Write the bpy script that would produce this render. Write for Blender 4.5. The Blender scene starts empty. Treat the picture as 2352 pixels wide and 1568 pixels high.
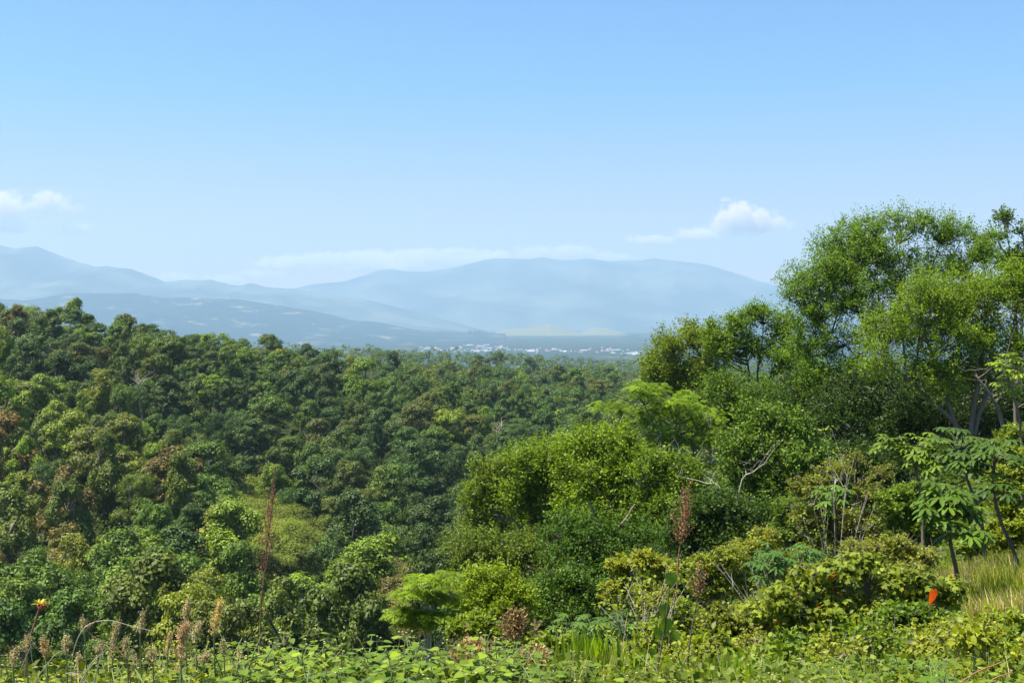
import bpy, math
import numpy as np
from math import radians as R, sin, cos, pi

rng = np.random.default_rng(11)
C = bpy.context.scene.collection
SC = bpy.context.scene

# ------------------------------------------------------------------ camera, sky, sun, exposure
F = 2522.0            # focal length in layout pixels (frame 2352 wide, 1568 high)
TILT = math.atan(54.0 / F)
cam_d = bpy.data.cameras.new('camera')
cam_d.sensor_width = 36.0
cam_d.lens = 36.0 * F / 2352.0
cam_d.clip_start = 0.1
cam_d.clip_end = 200000.0
cam = bpy.data.objects.new('camera', cam_d)
C.objects.link(cam)
cam.rotation_euler = (pi / 2 - TILT, 0, 0)
SC.camera = cam

SUN_EL, SUN_AZ = R(66), R(-98)          # azimuth measured from +Y (view direction) towards +X
world = bpy.data.worlds.new('World')
SC.world = world
world.use_nodes = True
wn = world.node_tree
wn.nodes.clear()
w_out = wn.nodes.new('ShaderNodeOutputWorld')
w_bg = wn.nodes.new('ShaderNodeBackground')
w_sky = wn.nodes.new('ShaderNodeTexSky')
w_sky.sky_type = 'NISHITA'
w_sky.sun_disc = False
w_sky.sun_elevation = SUN_EL
w_sky.sun_rotation = SUN_AZ
w_sky.altitude = 1200
w_sky.air_density = 1.0
w_sky.dust_density = 0.6
w_sky.ozone_density = 1.6
w_bg.inputs['Strength'].default_value = 0.09
w_mul = wn.nodes.new('ShaderNodeMix'); w_mul.data_type = 'RGBA'; w_mul.blend_type = 'MULTIPLY'
w_mul.inputs[0].default_value = 1.0
w_mul.inputs[7].default_value = (.74, .93, 1.12, 1)
w_tc = wn.nodes.new('ShaderNodeTexCoord'); w_sep = wn.nodes.new('ShaderNodeSeparateXYZ')
wn.links.new(w_tc.outputs['Generated'], w_sep.inputs[0])
w_mr = wn.nodes.new('ShaderNodeMapRange'); w_mr.inputs[1].default_value = 0.0; w_mr.inputs[2].default_value = 0.2
wn.links.new(w_sep.outputs[2], w_mr.inputs[0])
w_tint = wn.nodes.new('ShaderNodeMix'); w_tint.data_type = 'RGBA'          # colour cast of the air, low to high
w_tint.inputs[6].default_value = (1.0, .46, .32, 1); w_tint.inputs[7].default_value = (.355, .65, .85, 1)
wn.links.new(w_mr.outputs[0], w_tint.inputs[0]); wn.links.new(w_tint.outputs[2], w_mul.inputs[7])
wn.links.new(w_sky.outputs[0], w_mul.inputs[6])
wn.links.new(w_mul.outputs[2], w_bg.inputs['Color'])
wn.links.new(w_bg.outputs[0], w_out.inputs['Surface'])

sun_d = bpy.data.lights.new('sun', 'SUN')
sun_d.energy = 5.0
sun_d.angle = R(0.53)
sun_d.color = (1.0, 0.955, 0.88)
sun = bpy.data.objects.new('sun', sun_d)
C.objects.link(sun)
sun.rotation_euler = (pi / 2 - SUN_EL, 0, -SUN_AZ + pi)   # lamp -Z points away from the sun

SC.view_settings.view_transform = 'Standard'
SC.view_settings.look = 'None'
SC.view_settings.gamma = 1.0
SC.view_settings.exposure = 1.35
SC.render.engine = 'CYCLES'
cy = SC.cycles
cy.use_denoising = True
try:
    cy.denoiser = 'OPENIMAGEDENOISE'
    cy.denoising_input_passes = 'RGB_ALBEDO_NORMAL'
except Exception:
    pass
cy.max_bounces = 6
cy.diffuse_bounces = 3
cy.glossy_bounces = 2
cy.transmission_bounces = 4
cy.volume_bounces = 4
cy.transparent_max_bounces = 8
cy.caustics_reflective = False
cy.caustics_refractive = False
cy.use_adaptive_sampling = False
cy.sample_clamp_indirect = 3.0

# ------------------------------------------------------------------ helpers
def P(x, y, Y):
    """World point seen at layout pixel (x, y) at forward distance Y."""
    v = (y - 784.0) / F
    dx = (x - 1176.0) / F
    dy = cos(TILT) - v * sin(TILT)
    dz = -sin(TILT) - v * cos(TILT)
    k = Y / dy
    return np.array([dx * k, Y, dz * k])

def proj(p):
    """Layout pixel of world points (N,3)."""
    p = np.atleast_2d(p)
    f = p[:, 1] * cos(TILT) - p[:, 2] * sin(TILT)
    u = p[:, 1] * sin(TILT) + p[:, 2] * cos(TILT)
    f = np.maximum(f, 0.01)
    return np.stack([1176 + F * p[:, 0] / f, 784 - F * u / f], 1)

def norm(a):
    return a / np.maximum(np.linalg.norm(a, axis=-1, keepdims=True), 1e-9)

def vnoise(x, y, seed=0):
    xi = np.floor(x).astype(np.int64); yi = np.floor(y).astype(np.int64)
    fx = x - xi; fy = y - yi
    fx = fx * fx * (3 - 2 * fx); fy = fy * fy * (3 - 2 * fy)
    def h(a, b):
        n = (a * 374761393 + b * 668265263 + seed * 974711) & 0x7fffffff
        n = ((n ^ (n >> 13)) * 1274126177) & 0x7fffffff
        return ((n ^ (n >> 16)) & 0xffff) / 65535.0
    a = h(xi, yi); b = h(xi + 1, yi); c = h(xi, yi + 1); d = h(xi + 1, yi + 1)
    return (a + (b - a) * fx) * (1 - fy) + (c + (d - c) * fx) * fy

def fbm(x, y, seed=0, octs=4, ridged=False):
    s = 0; a = 1.0; t = 0
    for k in range(octs):
        n = vnoise(x * 2 ** k + 17.3 * k, y * 2 ** k + 5.1 * k, seed + k)
        if ridged: n = 1 - abs(2 * n - 1)
        s = s + a * n; t += a; a *= 0.5
    return s / t

class Buf:
    """Collects geometry as arrays, then writes one mesh."""
    def __init__(s):
        s.v = []; s.nv = 0; s.f = []      # f: (faces (n,k), tone (n,), mat)
    def add(s, v, f, tone=0.5, mat=0):
        v = np.asarray(v, dtype=np.float32).reshape(-1, 3)
        f = np.asarray(f, dtype=np.int32)
        t = np.broadcast_to(np.asarray(tone, dtype=np.float32), (len(f),))
        s.f.append((f + s.nv, t, mat)); s.v.append(v); s.nv += len(v)
    def mesh(s, name, mats, smooth=False):
        me = bpy.data.meshes.new(name)
        v = np.concatenate(s.v)
        me.vertices.add(len(v)); me.vertices.foreach_set('co', v.ravel())
        li = np.concatenate([f.ravel() for f, _, _ in s.f])
        tot = np.concatenate([np.full(len(f), f.shape[1], dtype=np.int32) for f, _, _ in s.f])
        st = np.concatenate([[0], np.cumsum(tot)[:-1]]).astype(np.int32)
        me.loops.add(len(li)); me.loops.foreach_set('vertex_index', li)
        me.polygons.add(len(tot)); me.polygons.foreach_set('loop_start', st)
        me.polygons.foreach_set('loop_total', tot)
        mi = np.concatenate([np.full(len(f), m, dtype=np.int32) for f, _, m in s.f])
        me.polygons.foreach_set('material_index', mi)
        if smooth:
            me.polygons.foreach_set('use_smooth', np.ones(len(tot), dtype=bool))
        a = me.attributes.new('tone', 'FLOAT', 'FACE')
        a.data.foreach_set('value', np.concatenate([t for _, t, _ in s.f]))
        me.update(calc_edges=True)
        for m in mats: me.materials.append(m)
        return me
    def build(s, name, mats, parent=None, color=None, smooth=False, loc=None):
        if not isinstance(mats, (list, tuple)): mats = [mats]
        o = bpy.data.objects.new(name, s.mesh(name, mats, smooth))
        C.objects.link(o)
        if parent is not None: o.parent = parent
        if loc is not None: o.location = loc
        if color is not None: o.color = (*color, 1)
        return o

def stamp(buf, TV, TF, org, yd, nr, sc, tone=0.5, mat=0):
    """Copies a template (local x width, y length, z normal) to N frames."""
    TV = np.asarray(TV, float); TF = np.asarray(TF, int)
    yd = norm(yd); xd = norm(np.cross(yd, nr)); zd = np.cross(xd, yd)
    n = len(org); sc = np.broadcast_to(sc, (n,))
    V = (TV[None, :, 0, None] * xd[:, None] + TV[None, :, 1, None] * yd[:, None] + TV[None, :, 2, None] * zd[:, None])
    V = V * sc[:, None, None] + org[:, None]
    Fc = TF[None] + (np.arange(n) * len(TV))[:, None, None]
    tone = np.repeat(np.broadcast_to(tone, (n,)), len(TF))
    buf.add(V.reshape(-1, 3), Fc.reshape(-1, TF.shape[1]), tone, mat)

def tube(buf, pts, rad, sides=5, tone=0.5, mat=0):
    pts = np.asarray(pts, float); n = len(pts)
    rad = np.broadcast_to(np.asarray(rad, float), (n,)) if np.ndim(rad) else np.linspace(rad, rad, n)
    d = norm(np.gradient(pts, axis=0))
    ref = np.array([0.31, 0.9, 0.17])
    a = norm(np.cross(d, ref)); b = np.cross(d, a)
    th = np.arange(sides) * 2 * pi / sides
    V = pts[:, None] + rad[:, None, None] * (np.cos(th)[None, :, None] * a[:, None] + np.sin(th)[None, :, None] * b[:, None])
    i = np.arange(n - 1)[:, None] * sides; j = np.arange(sides)[None]
    j2 = (j + 1) % sides
    f = np.stack([i + j, i + j2, i + sides + j2, i + sides + j], -1).reshape(-1, 4)
    buf.add(V.reshape(-1, 3), f, tone, mat)

def curve(p0, p1, p2, n=7):
    t = np.linspace(0, 1, n)[:, None]
    return (1 - t) ** 2 * p0 + 2 * t * (1 - t) * p1 + t * t * p2

def smooth_path(pts, n=12):
    """Catmull-Rom through points."""
    pts = np.asarray(pts, float)
    if len(pts) == 2:
        return pts[0] + np.linspace(0, 1, n)[:, None] * (pts[1] - pts[0])
    q = np.vstack([2 * pts[0] - pts[1], pts, 2 * pts[-1] - pts[-2]])
    out = []
    m = len(pts) - 1
    for k in range(m):
        a, b, c, d = q[k:k + 4]
        t = np.linspace(0, 1, max(3, n // m) + 1)[:-1, None]
        out.append(0.5 * (2 * b + (c - a) * t + (2 * a - 5 * b + 4 * c - d) * t ** 2 + (3 * b - a - 3 * c + d) * t ** 3))
    return np.vstack(out + [pts[-1:]])

# leaf templates
LEAF4 = (np.array([[0, 0, 0], [.34, .45, .10], [0, 1, -.05], [-.34, .45, .10]]), [[0, 1, 2, 3]])
LEAF8 = (np.array([[0, 0, 0], [.24, .25, .07], [.27, .55, .08], [0, 1, -.12], [-.27, .55, .08], [-.24, .25, .07], [0, .3, 0], [0, .62, -.01]]),
         [[0, 1, 2, 7], [7, 2, 3, 4], [4, 5, 0, 7]])
def heart_tmpl():
    L = [(0, .08), (.18, -.04), (.36, .1), (.40, .32), (.30, .58), (.13, .82), (0, 1.0)]
    m = [(0, .08), (0, .12), (0, .2), (0, .36), (0, .58), (0, .8), (0, 1.0)]
    V = []; Fc = []
    for k, ((x, y), (_, my)) in enumerate(zip(L, m)):
        dr = -.22 * y * y
        V += [(0, my, dr - .02), (x, y, dr + .13 * x), (-x, y, dr + .13 * x)]
    for k in range(6):
        a, b = 3 * k, 3 * k + 3
        Fc += [[a, a + 1, b + 1, b], [a, b, b + 2, a + 2]]
    return np.array(V), Fc
HEART = heart_tmpl()
def pinnate_tmpl(n=7, w=.36):
    V = []; Fc = []
    for k in range(n):
        y = .15 + .8 * k / (n - 1); l = w * math.sin(pi * (.2 + .68 * k / (n - 1)))
        for s in (-1, 1):
            i = len(V); dz = -.15 * y * y
            V += [(0, y, dz), (s * l * .5, y - .035, dz + .03), (s * l, y + .05, dz - .04), (s * l * .5, y + .07, dz + .03)]
            Fc.append([i, i + 1, i + 2, i + 3] if s > 0 else [i + 3, i + 2, i + 1, i])
    return np.array(V), Fc
PINN = pinnate_tmpl()
def palmate_tmpl(n=8, droop=.5, wid=.15, full=300):
    V = []; Fc = []
    for k in range(n):
        a = R(-full / 2 + full * k / (n - 1)); L = 1.0 - .3 * abs(k / (n - 1) - .5) * 2
        d = np.array([math.sin(a), math.cos(a)]); p = np.array([d[1], -d[0]])
        prev = None
        for t, w in ((.04, .02), (.35, wid * .75), (.7, wid), (.92, wid * .6), (1.0, .01)):
            z = .10 * t - droop * t * t * .8
            c = d * t * L
            i = len(V)
            V += [(*(c + p * w), z + w * .25), (*c, z), (*(c - p * w), z + w * .25)]
            if prev is not None:
                Fc += [[prev, prev + 1, i + 1, i], [prev + 1, prev + 2, i + 2, i + 1]]
            prev = i
    return np.array(V), Fc
PALM = palmate_tmpl()
PALM5 = palmate_tmpl(7, .35, .10, 250)
def lobed_tmpl():
    pts = [(0, .06), (.22, -.08), (.5, .05), (.36, .28), (.52, .55), (.26, .55), (0, 1.0)]
    mid = [0.06, .1, .16, .28, .42, .6, 1.0]
    V = []; Fc = []
    for (x, y), my in zip(pts, mid):
        V += [(0, my, -.2 * my * my), (x, y, .1 * x - .2 * y * y), (-x, y, .1 * x - .2 * y * y)]
    for k in range(6):
        a, b = 3 * k, 3 * k + 3
        Fc += [[a, a + 1, b + 1, b], [a, b, b + 2, a + 2]]
    return np.array(V), Fc
LOBED = lobed_tmpl()
def oct_tmpl():
    V = [(0, 0, .5), (0, 0, -.5), (.5, 0, 0), (0, .5, 0), (-.5, 0, 0), (0, -.5, 0)]
    return np.array(V), [[0, 2, 3], [0, 3, 4], [0, 4, 5], [0, 5, 2], [1, 3, 2], [1, 4, 3], [1, 5, 4], [1, 2, 5]]
OCT = oct_tmpl()

def rdir(n):
    return norm(rng.normal(size=(n, 3)))

# ------------------------------------------------------------------ materials
def newmat(name):
    m = bpy.data.materials.new(name); m.use_nodes = True
    m.node_tree.nodes.clear()
    return m, m.node_tree
def nd(t, typ, **kw):
    n = t.nodes.new(typ)
    for k, v in kw.items(): setattr(n, k, v)
    return n
def vmath(t, op, a, b=None):
    n = nd(t, 'ShaderNodeMath', operation=op)
    for i, x in enumerate((a, b)):
        if x is None: continue
        if isinstance(x, (int, float)): n.inputs[i].default_value = x
        else: t.links.new(x, n.inputs[i])
    return n.outputs[0]
def mixc(t, fac, a, b, mode='MIX'):
    n = nd(t, 'ShaderNodeMix'); n.data_type = 'RGBA'; n.blend_type = mode
    for i, x in ((0, fac), (6, a), (7, b)):
        if isinstance(x, (int, float)): n.inputs[i].default_value = x
        elif isinstance(x, tuple): n.inputs[i].default_value = (*x, 1) if len(x) == 3 else x
        else: t.links.new(x, n.inputs[i])
    return n.outputs[2]

def leaf_mat(name, trans=0.40, rough=0.5, spec=0.22, fixed=None, tint=(1.5, 1.35, .45)):
    m, t = newmat(name)
    out = nd(t, 'ShaderNodeOutputMaterial')
    tone = nd(t, 'ShaderNodeAttribute', attribute_name='tone').outputs['Fac']
    if fixed is None:
        base = nd(t, 'ShaderNodeObjectInfo').outputs['Color']
    else:
        rgb = nd(t, 'ShaderNodeRGB'); rgb.outputs[0].default_value = (*fixed, 1); base = rgb.outputs[0]
    base = mixc(t, 1.0, base, (1.1, 1.06, .62), 'MULTIPLY') if (fixed is None and name != 'dry_leaf') or name.startswith('forest') else base
    yel = mixc(t, 1.0, base, (1.25, 1.14, .65), 'MULTIPLY')
    c = mixc(t, vmath(t, 'MULTIPLY', tone, .75), base, yel)
    val = vmath(t, 'ADD', vmath(t, 'MULTIPLY', tone, 1.15), .7)
    gr = nd(t, 'ShaderNodeCombineColor'); 
    for i in range(3): t.links.new(val, gr.inputs[i])
    c = mixc(t, 1.0, c, gr.outputs[0], 'MULTIPLY')
    bs = nd(t, 'ShaderNodeBsdfPrincipled')
    bs.inputs['Roughness'].default_value = rough
    bs.inputs['Specular IOR Level'].default_value = spec
    t.links.new(c, bs.inputs['Base Color'])
    tr = nd(t, 'ShaderNodeBsdfTranslucent')
    t.links.new(mixc(t, 1.0, c, tint, 'MULTIPLY'), tr.inputs['Color'])
    mx = nd(t, 'ShaderNodeMixShader'); mx.inputs[0].default_value = trans
    t.links.new(bs.outputs[0], mx.inputs[1]); t.links.new(tr.outputs[0], mx.inputs[2])
    t.links.new(mx.outputs[0], out.inputs['Surface'])
    return m

def bark_mat(name, c1, c2, scale=6.0):
    m, t = newmat(name)
    out = nd(t, 'ShaderNodeOutputMaterial')
    co = nd(t, 'ShaderNodeTexCoord').outputs['Object']
    mp = nd(t, 'ShaderNodeMapping'); mp.inputs['Scale'].default_value = (1, 1, .35)
    t.links.new(co, mp.inputs[0])
    nz = nd(t, 'ShaderNodeTexNoise'); nz.inputs['Scale'].default_value = scale; nz.inputs['Detail'].default_value = 4
    t.links.new(mp.outputs[0], nz.inputs['Vector'])
    c = mixc(t, nz.outputs['Fac'], c1, c2)
    bs = nd(t, 'ShaderNodeBsdfPrincipled'); bs.inputs['Roughness'].default_value = .85
    t.links.new(c, bs.inputs['Base Color'])
    bp = nd(t, 'ShaderNodeBump'); bp.inputs['Strength'].default_value = .4
    t.links.new(nz.outputs['Fac'], bp.inputs['Height']); t.links.new(bp.outputs[0], bs.inputs['Normal'])
    t.links.new(bs.outputs[0], out.inputs['Surface'])
    return m

M_leaf = leaf_mat('leaf')
M_gloss = leaf_mat('glossy_leaf', trans=.3, rough=.5, spec=.2)
M_forest = leaf_mat('forest_leaf', trans=.22, rough=.6, spec=.35, tint=(1.3, 1.3, .5))
M_orange = leaf_mat('orange_leaf', fixed=(.75, .12, .015), tint=(1.2, .9, .6))
M_yellow = leaf_mat('yellow_leaf', fixed=(.42, .36, .05))
M_dry = leaf_mat('dry_leaf', trans=.25, rough=.8, spec=.1, tint=(1.2, 1.0, .7))
M_straw = leaf_mat('straw', fixed=(.34, .27, .15), trans=.2, tint=(1.1, 1, .8))
M_bark = bark_mat('bark', (.09, .065, .045), (.22, .17, .12))
M_dark = bark_mat('dark_bark', (.05, .038, .028), (.13, .10, .075))
M_pale = bark_mat('pale_bark', (.26, .22, .16), (.45, .40, .30))
M_red = bark_mat('red_stem', (.16, .06, .04), (.30, .13, .08))
M_green = bark_mat('green_stem', (.10, .15, .04), (.18, .22, .07), 20)

def ground_mat():
    m, t = newmat('forest_ground')
    out = nd(t, 'ShaderNodeOutputMaterial')
    co = nd(t, 'ShaderNodeNewGeometry').outputs['Position']
    n1 = nd(t, 'ShaderNodeTexNoise'); n1.inputs['Scale'].default_value = .6; n1.inputs['Detail'].default_value = 8
    n2 = nd(t, 'ShaderNodeTexNoise'); n2.inputs['Scale'].default_value = .0016; n2.inputs['Detail'].default_value = 9; n2.inputs['Roughness'].default_value = .65
    vo = nd(t, 'ShaderNodeTexVoronoi'); vo.inputs['Scale'].default_value = .004; vo.inputs['Randomness'].default_value = 1.0
    for n in (n1, n2, vo): t.links.new(co, n.inputs['Vector'])
    near = mixc(t, n1.outputs['Fac'], (.022, .032, .012), (.05, .055, .024))
    sep = nd(t, 'ShaderNodeSeparateColor'); t.links.new(vo.outputs['Color'], sep.inputs[0])
    fields = mixc(t, sep.outputs[0], (.03, .05, .03), (.09, .08, .05))
    rp = nd(t, 'ShaderNodeMapRange'); rp.inputs[1].default_value = .57; rp.inputs[2].default_value = .66
    t.links.new(n2.outputs['Fac'], rp.inputs[0])
    plain = mixc(t, rp.outputs[0], (.016, .032, .022), fields)
    sy = nd(t, 'ShaderNodeSeparateXYZ'); t.links.new(co, sy.inputs[0])
    rr = nd(t, 'ShaderNodeMapRange'); rr.inputs[1].default_value = -150; rr.inputs[2].default_value = -190
    t.links.new(sy.outputs[2], rr.inputs[0])
    c = mixc(t, rr.outputs[0], near, plain)
    bs = nd(t, 'ShaderNodeBsdfDiffuse')
    t.links.new(c, bs.inputs['Color']); t.links.new(bs.outputs[0], out.inputs['Surface'])
    return m

def slope_mat(name, dark, light, lo, hi, scale):
    """Far hillside: woods with open patches."""
    m, t = newmat(name)
    out = nd(t, 'ShaderNodeOutputMaterial')
    co = nd(t, 'ShaderNodeNewGeometry').outputs['Position']
    n2 = nd(t, 'ShaderNodeTexNoise'); n2.inputs['Scale'].default_value = scale; n2.inputs['Detail'].default_value = 10; n2.inputs['Roughness'].default_value = .6
    mp = nd(t, 'ShaderNodeMapping'); mp.inputs['Scale'].default_value = (1, 1, 2.2)
    t.links.new(co, mp.inputs[0]); t.links.new(mp.outputs[0], n2.inputs['Vector'])
    rp = nd(t, 'ShaderNodeMapRange'); rp.inputs[1].default_value = lo; rp.inputs[2].default_value = hi
    t.links.new(n2.outputs['Fac'], rp.inputs[0])
    c = mixc(t, rp.outputs[0], dark, light)
    bs = nd(t, 'ShaderNodeBsdfDiffuse')
    t.links.new(c, bs.inputs['Color']); t.links.new(bs.outputs[0], out.inputs['Surface'])
    return m

# ------------------------------------------------------------------ labels
AUTO = []       # (object, base label, sort key)
def tag(o, label, cat, group=None):
    o['label'] = label; o['category'] = cat
    if group: o['group'] = group
    return o
def kind(o, k, label=None):
    o['kind'] = k
    if label: o['label'] = label
    return o
def root(name, loc, label, cat, group=None, auto=None):
    o = bpy.data.objects.new(name, None); C.objects.link(o)
    o.location = tuple(float(a) for a in loc); o.empty_display_size = .3
    tag(o, label, cat, group)
    if auto is not None: AUTO.append((o, label, auto))
    return o
ORD = 'first second third fourth fifth sixth seventh eighth ninth tenth eleventh twelfth'.split()
def ordn(k):
    return ORD[k] if k < 12 else f'{k + 1}th'
def resolve_labels():
    d = {}
    for o, l, k in AUTO: d.setdefault(l, []).append((k, o))
    for l, it in d.items():
        if len(it) == 1: continue
        it.sort(key=lambda a: a[0])
        for i, (_, o) in enumerate(it):
            o['label'] = f'{l}, {ordn(i)} of {len(it)} rightwards'

# ------------------------------------------------------------------ terrain
PLAIN = -230.0
CP = []
def g3(X, Y, Z): CP.append((X, Y, Z))
def gi(x, y, Y, h=0.0):
    p = P(x, y, Y); CP.append((p[0], p[1], p[2] - h))
for a in [(0, 0, -1.62), (-3, 0, -1.65), (3, 0, -1.6), (-6, 3, -2.1), (6, 3, -1.75), (0, 4, -1.75), (-4, 5.5, -2.05), (0, 6, -2.1), (4, 6, -2.1),
          (-5, 10, -5.2), (-1, 10, -4.6), (3, 10, -3.8), (6, 9, -3.0), (5, 13, -4.4), (9, 14, -4.0), (5, 20, -6.3), (14, 22, -4.6),
          (0, 20, -9), (-10, 20, -12), (-12, 8, -4), (0, 40, -16), (-20, 50, -30), (-3, 55, -20), (0, 80, -29), (5, 110, -38),
          (8, 40, -11.5), (16, 40, -8.5), (15, 75, -19), (25, 76, -14), (38, 76, -9), (50, 100, -9), (28, 110, -20), (14, 120, -30),
          (-60, 110, -46), (-80, 150, -52), (-16, 150, -50), (-9, 200, -52), (9, 300, -52), (40, 450, -50), (75, 650, -49),
          (40, 160, -38), (80, 200, -32), (60, 300, -48), (130, 400, -44), (110, 650, -50), (200, 300, -20), (150, 150, 0), (100, 60, 2),
          (-200, 450, -16), (-150, 600, -32), (0, 800, -50), (200, 900, -54), (0, 1100, -50), (-220, 1000, -40), (300, 1200, -62), (-600, 900, -30), (-500, 400, -5),
          (0, -50, 3), (-80, -40, -6), (80, -40, 8), (400, 100, 20), (-300, 60, -50), (-200, 100, -50)]:
    g3(*a)
gi(0, 717, 330, 15); gi(150, 735, 340, 15); gi(300, 752, 360, 15); gi(640, 786, 400, 15); gi(850, 850, 450, 15); gi(1200, 868, 560, 15); gi(1460, 876, 700, 15)
gi(-300, 700, 330, 15)
gi(670, 788, 1100, 16); gi(1000, 808, 1100, 16); gi(1460, 838, 1100, 16)
gi(300, 1000, 245, 12); gi(0, 1050, 240, 12)
gi(600, 1180, 205, 9); gi(150, 1250, 195, 11); gi(640, 1240, 195, 8)
gi(200, 985, 250, 12); gi(450, 1110, 215, 11); gi(760, 1310, 168, 8)
g3(-54, 238, -56); g3(-82, 266, -48); g3(-28, 200, -57)
CP = np.array(CP)
def _rbf_fit():
    d = np.sqrt(((CP[:, None, :2] - CP[None, :, :2]) ** 2).sum(-1) + 1.0)
    n = len(CP)
    A = np.zeros((n + 3, n + 3)); A[:n, :n] = d; A[:n, n] = 1; A[:n, n + 1:] = CP[:, :2]; A[n, :n] = 1; A[n + 1:, :n] = CP[:, :2].T
    b = np.zeros(n + 3); b[:n] = CP[:, 2]
    return np.linalg.solve(A + np.eye(n + 3) * 1e-9, b)
W = _rbf_fit()
def ground(X, Y):
    X = np.atleast_1d(np.asarray(X, float)); Y = np.atleast_1d(np.asarray(Y, float))
    Xc = np.clip(X, -900, 900); Yc = np.clip(Y, -200, 1300)
    z = np.zeros(len(X))
    for s in range(0, len(X), 20000):
        a = slice(s, s + 20000)
        d = np.sqrt((Xc[a, None] - CP[None, :, 0]) ** 2 + (Yc[a, None] - CP[None, :, 1]) ** 2 + 1.0)
        z[a] = d @ W[:len(CP)] + W[len(CP)] + Xc[a] * W[-2] + Yc[a] * W[-1]
    r = np.hypot(X, Y)
    z = z + (fbm(X / 30, Y / 30, 3) - .5) * np.clip((r - 30) / 200, 0, 1) * 5
    z = np.clip(z, -110, 60)
    k = np.clip((r - 1250) / 1300, 0, 1); k = k * k * (3 - 2 * k)
    far = PLAIN + 10 * (fbm(X / 2500, Y / 2500, 9) - .5) * np.clip((r - 3000) / 4000, 0, 1)
    return z * (1 - k) + far * k
def gz(X, Y): return float(ground([X], [Y])[0])

def build_ground():
    r = np.concatenate([[0.01], np.geomspace(1.2, 3000, 190), np.linspace(3400, 28000, 30)])
    th = np.concatenate([np.linspace(-40, 40, 241), np.linspace(40, 320, 91)[1:-1]])
    th = np.radians(th)
    X = np.outer(r, np.sin(th)); Y = np.outer(r, np.cos(th))
    Z = ground(X.ravel(), Y.ravel())
    V = np.stack([X.ravel(), Y.ravel(), Z], 1)
    n, m = len(r), len(th)
    i = np.arange(n - 1)[:, None] * m; j = np.arange(m)[None]; j2 = (j + 1) % m
    f = np.stack([i + j, i + m + j, i + m + j2, i + j2], -1).reshape(-1, 4)
    b = Buf(); b.add(V, f)
    o = b.build('ground', ground_mat(), smooth=True)
    kind(o, 'structure', 'hillside, ravine and distant valley plain')
build_ground()

# ------------------------------------------------------------------ far hills and mountains
def range_mesh(name, prof, Y0, depth, base, mat, label, amp=.24, scale=1500, seed=1, nx=360, ny=70, back=.35, crest=.6, foot=None):
    prof = np.array(prof, float)
    pts = np.array([P(x, y, Y0) for x, y in prof])
    X = np.linspace(pts[0, 0], pts[-1, 0], nx)
    H = np.interp(X, pts[:, 0], pts[:, 2])
    H = H + (fbm(X / (scale * .25), X * 0, seed + 40, 5) - .5) * (H - base) * .07
    T = np.linspace(0, 1, ny)
    XX, TT = np.meshgrid(X, T)
    YY = Y0 - depth * crest + TT * depth
    s = np.where(TT < crest, TT / crest, 1 - (TT - crest) / (1 - crest) * back)
    s = np.where(TT < crest, s ** 1.35, s)
    rn = fbm(XX / scale, YY / (scale * 2.2), seed, 5, True) - .5
    env = np.where(TT < crest, 4 * s * (1 - s), .3)
    hh = (H[None] - base)
    ZZ = base + hh * s + hh * amp * 2 * rn * env
    ex = np.clip((XX - X[0]) / (X[-1] - X[0]) * 12, 0, 1)
    V = np.stack([XX.ravel(), YY.ravel(), ZZ.ravel() - 6 * (TT.ravel() < .001)], 1)
    i = np.arange(ny - 1)[:, None] * nx; j = np.arange(nx - 1)[None]
    f = np.stack([i + j, i + j + 1, i + nx + j + 1, i + nx + j], -1).reshape(-1, 4)
    b = Buf(); b.add(V, f)
    o = b.build(name, mat, smooth=True)
    kind(o, 'structure', label)
    return o
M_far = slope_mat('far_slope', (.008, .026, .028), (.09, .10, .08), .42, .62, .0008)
M_hill = slope_mat('hill_slope_haze_tint', (.012, .032, .045), (.17, .15, .09), .585, .66, .0035)  # woods colour pushed towards blue, painting extra haze onto the hills
M_gold = slope_mat('dry_grass_slope', (.13, .13, .045), (.15, .115, .055), .45, .6, .004)
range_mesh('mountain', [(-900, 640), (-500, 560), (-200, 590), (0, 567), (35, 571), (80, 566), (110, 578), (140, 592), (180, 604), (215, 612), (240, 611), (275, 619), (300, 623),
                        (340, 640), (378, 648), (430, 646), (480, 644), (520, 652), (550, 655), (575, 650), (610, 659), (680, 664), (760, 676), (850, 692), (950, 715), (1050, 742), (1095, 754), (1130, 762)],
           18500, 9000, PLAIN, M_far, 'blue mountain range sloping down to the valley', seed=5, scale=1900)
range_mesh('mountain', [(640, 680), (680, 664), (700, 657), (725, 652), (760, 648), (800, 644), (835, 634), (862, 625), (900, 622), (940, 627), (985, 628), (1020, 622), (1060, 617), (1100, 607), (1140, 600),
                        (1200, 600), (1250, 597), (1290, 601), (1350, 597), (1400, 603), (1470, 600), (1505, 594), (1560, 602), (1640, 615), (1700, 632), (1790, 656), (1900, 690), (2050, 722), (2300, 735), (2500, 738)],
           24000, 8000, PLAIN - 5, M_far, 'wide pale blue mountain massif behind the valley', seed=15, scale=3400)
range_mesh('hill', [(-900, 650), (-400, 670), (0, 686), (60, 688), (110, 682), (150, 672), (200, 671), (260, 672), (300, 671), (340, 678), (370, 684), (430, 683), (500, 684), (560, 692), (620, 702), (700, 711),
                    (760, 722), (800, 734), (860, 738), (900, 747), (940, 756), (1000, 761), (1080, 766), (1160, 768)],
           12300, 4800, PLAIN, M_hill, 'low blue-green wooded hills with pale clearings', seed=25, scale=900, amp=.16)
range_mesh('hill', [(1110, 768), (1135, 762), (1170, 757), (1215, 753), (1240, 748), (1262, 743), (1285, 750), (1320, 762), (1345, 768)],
           15000, 1500, PLAIN, M_gold, 'bare golden grassy hill on the valley plain', seed=35, scale=700, amp=.05, nx=120, ny=40)
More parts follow.
